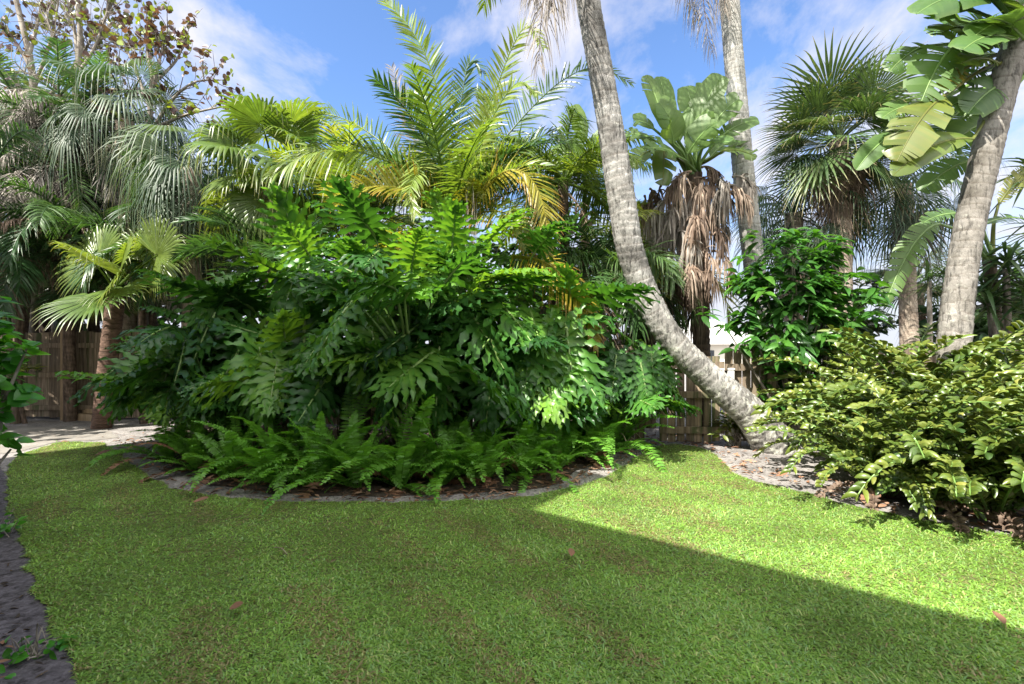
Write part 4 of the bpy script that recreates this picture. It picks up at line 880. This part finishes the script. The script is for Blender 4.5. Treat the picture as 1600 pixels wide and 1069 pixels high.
# ------------------------------------------------------------------ broadleaf trees and shrubs
def branchy(mb, base, tips, rng, r0=.05, wob=.12, fork=.45):
    base = np.array(base, float)
    for t in tips:
        m = base + (t-base)*fork + np.array([rng.randn()*wob*.5, rng.randn()*wob*.5, .15*rng.rand()])
        mb.tube(spline([base + rng.randn(3)*.02, m, t], 9), np.linspace(r0, r0*.22, 9), 6)
def bush(label, base, ctr, rad, ntips, per, L, W, seed, mat='shrub', name='shrub', stems=5, wh=.45, curl=.25, cat='shrub', shell=.35, zmin=-.75):
    rng = np.random.RandomState(seed); T = thing(name, label, cat, base)
    d = rand_dirs(ntips, rng, zmin, 1); rr = (shell + (1-shell)*rng.rand(ntips)**.6)
    lump = 1 + .28*np.sin(d @ rng.randn(3)*3+1) + .18*np.sin(d @ rng.randn(3)*6)
    tips = np.array(ctr) + d*np.array(rad)*(rr*lump)[:, None]
    mb = MB(); branchy(mb, base, tips[rng.permutation(ntips)[:stems*4]], rng, min(.03, .045*max(rad))); mb.build('stems', M['bark'], T)
    n = ntips*per; b = np.repeat(tips, per, 0) + rng.randn(n, 3)*.03
    out = np.repeat(nrm(d + Z*.5), per, 0)
    az = rng.rand(n)*6.28; D = nrm(out*.35 + np.stack([np.cos(az), np.sin(az), rng.uniform(-.5, .5, n)], -1))
    N = nrm(out + Z*.6 + rng.randn(n, 3)*wh*.6)
    mb = MB(); leaves(mb, b, D, N, L*rng.uniform(.6, 1.15, n), W*rng.uniform(.75, 1.1, n), rng, tint=np.clip(np.repeat(rng.rand(ntips), per)*.6+rng.rand(n)*.4, 0, 1), curl=curl, fold=.3); mb.build('foliage', M[mat], T)
    return T
bush('bushy green shrub with glossy pointed leaves in front of the pale trunk', PP(1250, 6.36), P(1248, 480, 6.36), (.9, .36, .95), 230, 8, .23, .085, 101, 'shrub', curl=.45)
bush('leafy lower shrub at the foot of the leaning trunk behind the cycads', PP(1250, 6.4), P(1255, 600, 6.38), (.5, .22, .4), 60, 7, .2, .075, 102, 'shrub', curl=.4)
bush('small yellow-green plant at the right side of the gate', PP(1150, 6.42), P(1150, 665, 6.42), (.2, .16, .2), 30, 7, .14, .045, 103, 'zamia', curl=.2)
bush('yellow croton bush glowing inside the top of the mound', PP(745, 6.4), P(738, 300, 6.3), (.16, .2, .16), 14, 7, .14, .04, 104, 'croton')
bush('yellow-green croton bush seen through the leaves of the mound', PP(640, 6.2), P(640, 400, 5.9), (.3, .25, .35), 40, 8, .16, .05, 105, 'croton')
bush('round-leaved hedge plant at the left edge of the lawn', (-3.95, 3.5, 0), P(-62, 600, 3.45), (.38, .35, .78), 120, 5, .135, .11, 106, 'clusia', curl=.1)
bush('low seedling with small leaves in the dark mulch at the bottom left', G(58, 1030), G(58, 1030)+Z*.05, (.1, .1, .05), 9, 4, .06, .03, 107, 'clusia')
bush('small seedling in the mulch near the hedge plant', G(5, 840), G(5, 840)+Z*.06, (.08, .08, .06), 8, 4, .07, .035, 108, 'clusia')
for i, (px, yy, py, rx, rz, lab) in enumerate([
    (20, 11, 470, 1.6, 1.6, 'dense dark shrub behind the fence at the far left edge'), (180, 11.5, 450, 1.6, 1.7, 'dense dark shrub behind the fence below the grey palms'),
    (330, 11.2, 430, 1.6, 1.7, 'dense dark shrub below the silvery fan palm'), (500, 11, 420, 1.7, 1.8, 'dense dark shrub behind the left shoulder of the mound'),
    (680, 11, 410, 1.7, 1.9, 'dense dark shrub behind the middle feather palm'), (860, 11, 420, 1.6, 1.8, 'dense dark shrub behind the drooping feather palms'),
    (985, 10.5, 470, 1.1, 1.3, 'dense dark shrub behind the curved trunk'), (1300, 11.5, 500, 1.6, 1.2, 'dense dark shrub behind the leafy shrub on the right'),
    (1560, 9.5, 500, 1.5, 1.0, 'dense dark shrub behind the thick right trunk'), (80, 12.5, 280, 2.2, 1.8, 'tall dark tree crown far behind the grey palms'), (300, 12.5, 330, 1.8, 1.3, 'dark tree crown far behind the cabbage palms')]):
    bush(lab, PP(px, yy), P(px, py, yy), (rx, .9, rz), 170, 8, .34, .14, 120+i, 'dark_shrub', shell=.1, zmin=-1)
bush('leafy tree added out of view past the left edge to shade the fence', (-9.4, 6.8, 0), (-9.4, 6.8, 3.0), (1.4, 1.3, 1.9), 280, 8, .3, .13, 140, 'dark_shrub', 'tree', cat='tree', shell=.1, zmin=-1)  # unseen tree, placed so its shadow falls on the left fence
def grape_tree(label, base, limbs, nl, seed, twigs, lr=.075, green=.35):
    rng = np.random.RandomState(seed); T = thing('sea_grape_tree', label, 'tree', base)
    tr = MB(); tr.tube(spline([np.array(base)-Z*.05]+limbs[0], 20), np.linspace(.12, .04, 20), 10); tr.build('trunk', M['bark'], T)
    br = MB(); ends = []
    for l in limbs[1:]:
        pts = spline(l, 14); br.tube(pts, np.linspace(.04, .012, 14), 6)
        for k in range(twigs):
            i = rng.randint(4, 14); t0 = pts[i]; d = nrm(nrm(l[-1]-l[0])*.6 + rng.randn(3)*.7 + Z*.35); ln = rng.uniform(.3, .75)
            tw = spline([t0, t0+d*ln*.5+rng.randn(3)*.05, t0+d*ln+Z*.06], 7); br.tube(tw, np.linspace(.010, .003, 7), 4)
            ends.append(tw[3:])
    br.build('branches', M['bark'], T)
    e = np.concatenate(ends); i = rng.randint(0, len(e), nl); b = e[i]+rng.randn(nl, 3)*.03
    D = rand_dirs(nl, rng, -.9, .5); N = rand_dirs(nl, rng, -.2, 1)
    t = np.where(rng.rand(nl) < green, rng.uniform(.65, 1, nl), rng.uniform(0, .35, nl))
    mb = MB(); leaves(mb, b, D, N, lr*rng.uniform(.9, 1.7, nl), lr*rng.uniform(.9, 1.5, nl), rng, tint=t, curl=.1, fold=.3, shape=[.25, .85, 1, .8, .15]); mb.build('crown', M['grape'], T)
y = 9.3
grape_tree('sea grape tree with sparse purple and green round leaves against the sky', PP(225, y), [[P(225, 330, y), P(232, 215, y), P(238, 120, y)],
    [P(232, 215, y), P(262, 165, y), P(300, 130, y-.2), P(345, 125, y-.2)], [P(236, 150, y), P(250, 90, y), P(262, 45, y)], [P(232, 205, y), P(290, 180, y-.3), P(355, 165, y-.4)],
    [P(235, 170, y), P(212, 110, y+.2), P(190, 60, y+.3)], [P(238, 120, y), P(230, 75, y), P(236, 35, y)], [P(240, 130, y), P(275, 95, y+.3), P(290, 60, y+.3)], [P(230, 225, y), P(180, 170, y), P(150, 130, y)]], 760, 131, 16)
y = 9.9
grape_tree('nearly bare tree with grey limbs and a few yellow-green leaves at the top left', PP(52, y), [[P(52, 200, y), P(50, 110, y), P(30, 20, y), P(10, -60, y)],
    [P(50, 110, y), P(20, 60, y), P(-20, 20, y)], [P(52, 140, y), P(80, 60, y), P(95, -20, y)], [P(52, 180, y), P(110, 110, y), P(150, 50, y-.3), P(185, -10, y-.4)],
    [P(110, 110, y), P(140, 85, y), P(175, 40, y)], [P(45, 90, y), P(60, 30, y), P(70, -30, y)], [P(52, 160, y), P(0, 110, y), P(-60, 90, y)]], 620, 132, 22, green=.6)

y = 9.5
grape_tree('bare twiggy grey tree between the two leafy trees at the top left', PP(120, y), [[P(120, 230, y), P(118, 140, y), P(126, 60, y), P(120, 0, y)],
    [P(118, 140, y), P(90, 80, y), P(72, 20, y)], [P(120, 120, y), P(150, 70, y), P(170, 10, y)], [P(120, 170, y), P(165, 120, y), P(210, 95, y)], [P(119, 180, y), P(80, 130, y), P(30, 110, y)],
    [P(122, 90, y), P(115, 40, y), P(100, -20, y)], [P(119, 200, y), P(70, 170, y), P(15, 165, y)], [P(121, 150, y), P(180, 140, y), P(240, 150, y)]], 160, 133, 34, green=.5)

# ------------------------------------------------------------------ the mound of split-leaf philodendrons
def philodendron(label, px, y, top, n, seed, L=(.5, .85), pl=(.65, 1.15), lean=(0, 0), old=0, stems=2, elmin=-.1, front=.7, zlow=.5, stalk=None):
    rng = np.random.RandomState(seed); zt = P(0, top, y)[2]; base = PP(px, y); zc = max(.22, zt-1.2)
    T = thing('split_leaf_philodendron', label, 'plant', base); C = base + np.array([lean[0], lean[1], zc])
    for k in range(stems):
        mb = MB(); a = rng.rand()*6.28; b0 = base + np.array([math.cos(a), math.sin(a), 0])*.18
        mb.tube(spline([b0-Z*.04, (b0+C)/2+rng.randn(3)*.1, C+rng.randn(3)*.05], 14), np.linspace(.05, .06, 14)*(1+.1*np.sin(np.arange(14)*2)), 8, tint=.3); mb.build('stem', M['root'], T)
    mb = MB()
    for k in range(7):
        a = rng.rand()*6.28; s0 = base+(C-base)*rng.uniform(.3, .95); e = base+np.array([math.cos(a), math.sin(a), 0])*rng.uniform(.15, .5)
        mb.tube(spline([s0, (s0+e)/2+rng.randn(3)*.09, e-Z*.03], 10), .009, 5, tint=.7)
    mb.build('aerial_roots', M['root'], T)
    n = int(n*.82); sr = 1.0 if stalk is None else stalk
    for i in range(n):
        f = (i+.5)/n
        az = rng.rand()*6.28
        if rng.rand() < front: az = -math.pi/2 + rng.uniform(-1.7, 1.7)        # most leaves lean to the light, over the lawn
        el = 1.45 + (elmin-1.45)*f**.85 + rng.randn()*.12
        lp = rng.uniform(*pl)*(1.05-.25*f)
        st = base + (C-base)*max(.15, 1-rng.rand()*.75*f)
        p = arc(st, az, el, lp, rng.uniform(.25, .6), 10, 1.6)
        dl = p[-1]-p[-2]; ez = math.asin(np.clip(dl[2]/np.linalg.norm(dl), -1, 1)); ea = ez - (rng.uniform(0, .75) if f < .55 else rng.uniform(.4, 1.1))
        a2 = az + rng.randn()*.3
        if rng.rand() < (.22 if f < .55 else .45): ea = max(-1.4, min(ea, rng.uniform(-1.3, -.45)))      # blades hang and face outwards
        A = np.array([math.cos(ea)*math.cos(a2), math.cos(ea)*math.sin(a2), math.sin(ea)]); Sv = np.array([-math.sin(a2), math.cos(a2), 0])
        N = rot_about(np.cross(A, Sv), A, np.array(rng.randn()*.35))
        ll = rng.uniform(*L); mb = MB(); low = p[-1][2] + A[2]*ll*1.05 - .12*ll
        if low < zlow: p[:, 2] += (zlow-low+.25*rng.rand())*np.linspace(0, 1, 10)**1.3
        mb.tube(p, np.linspace(.017, .009, 10)*sr, 6, 1, rng.rand())
        phil_leaf(mb, p[-1], A, N, ll, rng, rng.uniform(.05, .95), rng.uniform(.0, .35), 0, 1)
        o = mb.build('leaf', [M['phil_old' if (i >= n-old) else 'phil'], M['phil_stalk']], T)
        if i >= n-old: o['label'] = 'yellowed old leaf'
for a in [
    ('split-leaf philodendron at the low left end of the mound next to the young fan palm', 280, 6.7, 510, 22, 201, (.5, .75), (.4, .75)),
    ('split-leaf philodendron rising behind the left end of the mound', 352, 6.45, 448, 26, 202),
    ('split-leaf philodendron on the left shoulder of the mound', 435, 6.3, 425, 28, 203),
    ('split-leaf philodendron left of the top of the mound', 515, 6.2, 368, 30, 204),
    ('split-leaf philodendron at the very top of the mound', 620, 6.1, 322, 34, 205),
    ('split-leaf philodendron with pale grey-green leaves right of the top of the mound', 710, 6.1, 325, 34, 206),
    ('split-leaf philodendron on the right shoulder of the mound under the yellow frond', 795, 6.2, 345, 30, 207),
    ('split-leaf philodendron with long pale stalks right of the mound centre', 860, 6.2, 430, 26, 208),
    ('split-leaf philodendron at the low right end of the mound beside the gate', 962, 6.3, 515, 26, 209, (.4, .6), (.45, .75)),
    ('split-leaf philodendron hanging over the ferns at the front left of the mound', 445, 5.65, 450, 22, 210, (.5, .82), (.4, .75)),
    ('split-leaf philodendron hanging over the ferns at the front centre of the mound', 560, 5.55, 425, 18, 211, (.5, .82), (.4, .75)),
    ('split-leaf philodendron with fading brown leaves over the ferns right of the centre', 690, 5.5, 430, 16, 212, (.5, .82), (.4, .75)),
    ('split-leaf philodendron low over the ferns at the far left front of the mound', 365, 5.95, 500, 20, 213, (.5, .75), (.4, .7)),
    ('split-leaf philodendron low over the ferns at the right front of the mound', 790, 5.7, 490, 18, 214, (.5, .75), (.4, .7))]:
    philodendron(*a, old=1 if a[4] in (206, 212, 214, 204) else 0)

philodendron('split-leaf philodendron whose long bare stalks radiate from one point at the front of the mound', 640, 5.15, 385, 20, 215, (.5, .75), (.8, 1.15), elmin=.05, front=.35, stalk=1.25)

# ------------------------------------------------------------------ sword ferns (shared frond meshes)
def fern_meshes():
    out = []
    for i in range(9):
        rng = np.random.RandomState(300+i); mb = MB(); ln = .5 + .045*i
        pts = arc((0, 0, 0), 0, [.65, 1.25, .9, 1.4][i % 4], ln, .9+.25*(i % 5), 16, 1.5)
        pinnate(mb, pts, rng, nl=34, Lmax=.066, w=.021, S=np.array([0, -1., 0]), start=.1, lift=.12, droop=.18, rr=.003, fwd=(.1, .4), tint=.45, tvar=.12, rows=4,
                prof=([0, .15, .5, .85, 1], [.5, .9, 1, .55, .12]), jit=.06, rmat=0)
        v = np.concatenate(mb.v); out.append(mesh_from('frond', v, np.concatenate(mb.q), np.concatenate(mb.m), np.concatenate(mb.t), np.concatenate(mb.a), [M['fern']]))
    return out
FERN = fern_meshes()
def clump(name, label, cat, loc, meshes, n, rng, smin, smax, group, tilt=.35, front=0.0, rad=.05):
    T = thing(name, label, cat, loc, group)
    for i in range(n):
        o = bpy.data.objects.new('frond', meshes[rng.randint(len(meshes))]); COL.objects.link(o); o.parent = T
        az = rng.rand()*6.28
        if rng.rand() < front: az = -math.pi/2 + rng.randn()*.8
        o.location = (math.cos(az)*rad*rng.rand(), math.sin(az)*rad*rng.rand(), .0)
        o.rotation_euler = (rng.randn()*.18, rng.uniform(-tilt, tilt), az); s = rng.uniform(smin, smax); o.scale = (s, s, s)
        if name == 'sword_fern' and i < 2:
            o.name = 'dead_frond'; o.data = DEADF[rng.randint(len(DEADF))]; o.rotation_euler[1] = .35+.3*rng.rand()
    return T
DEADF = []
for _m in FERN[:4]:
    _c = _m.copy(); _c.materials[0] = M['litter']; DEADF.append(_c)
ORD = ['first', 'second', 'third', 'fourth', 'fifth', 'sixth', 'seventh', 'eighth', 'ninth', 'tenth', 'eleventh', 'twelfth']
frow = [(262,730),(312,744),(368,756),(430,765),(495,770),(560,771),(625,769),(690,766),(752,762),(815,752),(872,742),(930,727)]
brow = [(345,722),(450,738),(540,745),(640,745),(730,740),(820,728),(900,712),(965,702)]
rng = np.random.RandomState(77)
for i, (px, py) in enumerate(frow):
    clump('sword_fern', f'sword fern clump on the soil edge of the mound, {ORD[i]} from the left', 'fern', G(px, py-9), FERN, 22, rng, .7, 1.35, 'sword ferns along the front of the bed', front=.25)
for i, (px, py) in enumerate(brow):
    clump('sword_fern', f'taller sword fern clump in the rear row under the big leaves, {ORD[i]} from the left', 'fern', G(px, py), FERN, 26, rng, 1.05, 1.75, 'sword ferns along the front of the bed', tilt=.3, front=.3)

# ------------------------------------------------------------------ cardboard cycads (shared frond meshes)
def zamia_meshes():
    out = []
    for i in range(9):
        rng = np.random.RandomState(400+i); mb = MB(); ln = .85+.06*i
        pts = arc((0, 0, 0), 0, 1.15+.07*(i % 4), ln, 1.2+.25*(i % 4), 18, 1.5)
        T, S, N = frames(pts, S=np.array([0, -1., 0])); ss = np.linspace(0, 1, 18); s = np.linspace(.14, .99, 25)
        p, t, sd, nn = (interp3(s, ss, A) for A in (pts, T, S, N))
        for sg in (-1, 1):
            k = len(s); D = nrm(sg*sd*.55 + t*.5 + nn*(.9+rng.randn(k)*.22)[:, None] + rng.randn(k, 3)*.2)
            NN = nrm(nn*.55 - sg*sd*.75 + t*.1 + rng.randn(k, 3)*.25)
            leaves(mb, p, D, NN, .135*np.interp(s, [.2, .5, 1], [.75, 1, .7])*rng.uniform(.85, 1.1, k),   .038, rng, tint=np.clip(.45+rng.randn(k)*.15, 0, 1), curl=.62, fold=-.75, rows=7, shape=[.35, .85, 1, .75, .1])
        mb.tube(pts, np.linspace(.011, .004, 18), 6, 1, .4)
        out.append(mesh_from('frond', np.concatenate(mb.v), np.concatenate(mb.q), np.concatenate(mb.m), np.concatenate(mb.t), np.concatenate(mb.a), [M['zamia'], M['phil_stalk']]))
    return out
ZAM = zamia_meshes()
def G2(px, y): return np.array([(px-800)/FX*y, y, 0.])
for i, (px, yy, n, s0, s1, lab) in enumerate([
    (1335, 5.1, 36, .5, .7, 'low cycad with thick yellow-green leaflets at the foot of the leaning trunk'),
    (1372, 4.3, 50, .9, 1.15, 'cycad with a dry pinkish frond at the front edge, left of the mound middle'),
    (1450, 3.95, 54, .95, 1.25, 'cycad spilling over the sandy edge below the thick trunk'),
    (1552, 3.72, 54, .95, 1.25, 'cycad with a dark shaded base at the front right'),
    (1672, 3.6, 46, .95, 1.25, 'cycad cut by the right edge of the picture'),
    (1392, 5.45, 56, 1.3, 1.65, 'cycad at the back left of the yellow-green mound below the leafy shrub'),
    (1440, 5.1, 60, 1.25, 1.6, 'tall cycad just left of the thick trunk'),
    (1510, 4.55, 54, 1.2, 1.5, 'cycad growing in front of the thick trunk'),
    (1590, 4.75, 60, 1.1, 1.4, 'tall cycad just right of the thick trunk'),
    (1690, 4.7, 40, .95, 1.15, 'cycad at the back beyond the right edge')]):
    rng = np.random.RandomState(500+i)
    T = clump('cardboard_cycad', lab, 'cycad', G2(px, yy), ZAM, n, rng, s0, s1, 'cycads in the right bed', tilt=.52, front=.32, rad=.1)
    mb = MB(); c = np.array(T.location); mb.tube(np.array([c-Z*.05, c+Z*.06, c+Z*.12]), [.1, .09, .05], 10); mb.build('trunk', M['fibre'], T)
    for k in range(2 if i in (1, 2, 3) else 1):
        o = bpy.data.objects.new('dead_frond', ZAM[k].copy()); COL.objects.link(o); o.parent = T; o.data.materials[0] = M['palm_brown']; o.data.materials[1] = M['palm_brown']
        o.rotation_euler = (rng.randn()*.2, .75, -math.pi/2+rng.randn()*.6); o.scale = (.8,)*3

# ------------------------------------------------------------------ single leaves and a twig on the lawn
def lawn_leaf(lab, px, py, L, W, az, seed):
    rng = np.random.RandomState(seed); mb = MB(); g = G(px, py)+Z*.05
    leaves(mb, [g], [[math.cos(az), math.sin(az), .12]], [[.25, -.3, 1]], L, W, rng, tint=[.35+.3*rng.rand()], curl=-.15, fold=.4, rows=7, shape=[.1, .7, 1, .8, .05])
    tag(mb.build('fallen_leaf', M['litter']), lab, 'leaf', 'fallen leaves on the lawn')
for i, a in enumerate([('curled tan leaf on the grass tongue near the path', 148, 718, .15, .09, .3), ('brown leaf on the grass below the left ferns', 302, 794, .12, .06, .1),
    ('small reddish leaf in the middle of the shaded lawn', 892, 882, .07, .045, 1.4), ('reddish brown leaf near the right edge of the shadow line', 1568, 992, .075, .05, 1.2),
    ('pinkish dead leaf lying on the sandy edge under the cycads', 1344, 790, .17, .12, 0), ('pale leaf on the sandy soil right of the gate', 1212, 752, .12, .05, 0),
    ('small dark leaf at the lower left of the lawn', 358, 968, .06, .04, .5)]): lawn_leaf(*a, 600+i)
tw = MB(); g = G(428, 868)+Z*.05; tw.tube(spline([g, g+np.array([.06, -.03, .008]), g+np.array([.13, -.1, .0])], 8), .004, 5, tint=.8)
tag(tw.build('twig', M['root']), 'pale dry twig lying on the shaded lawn', 'twig')
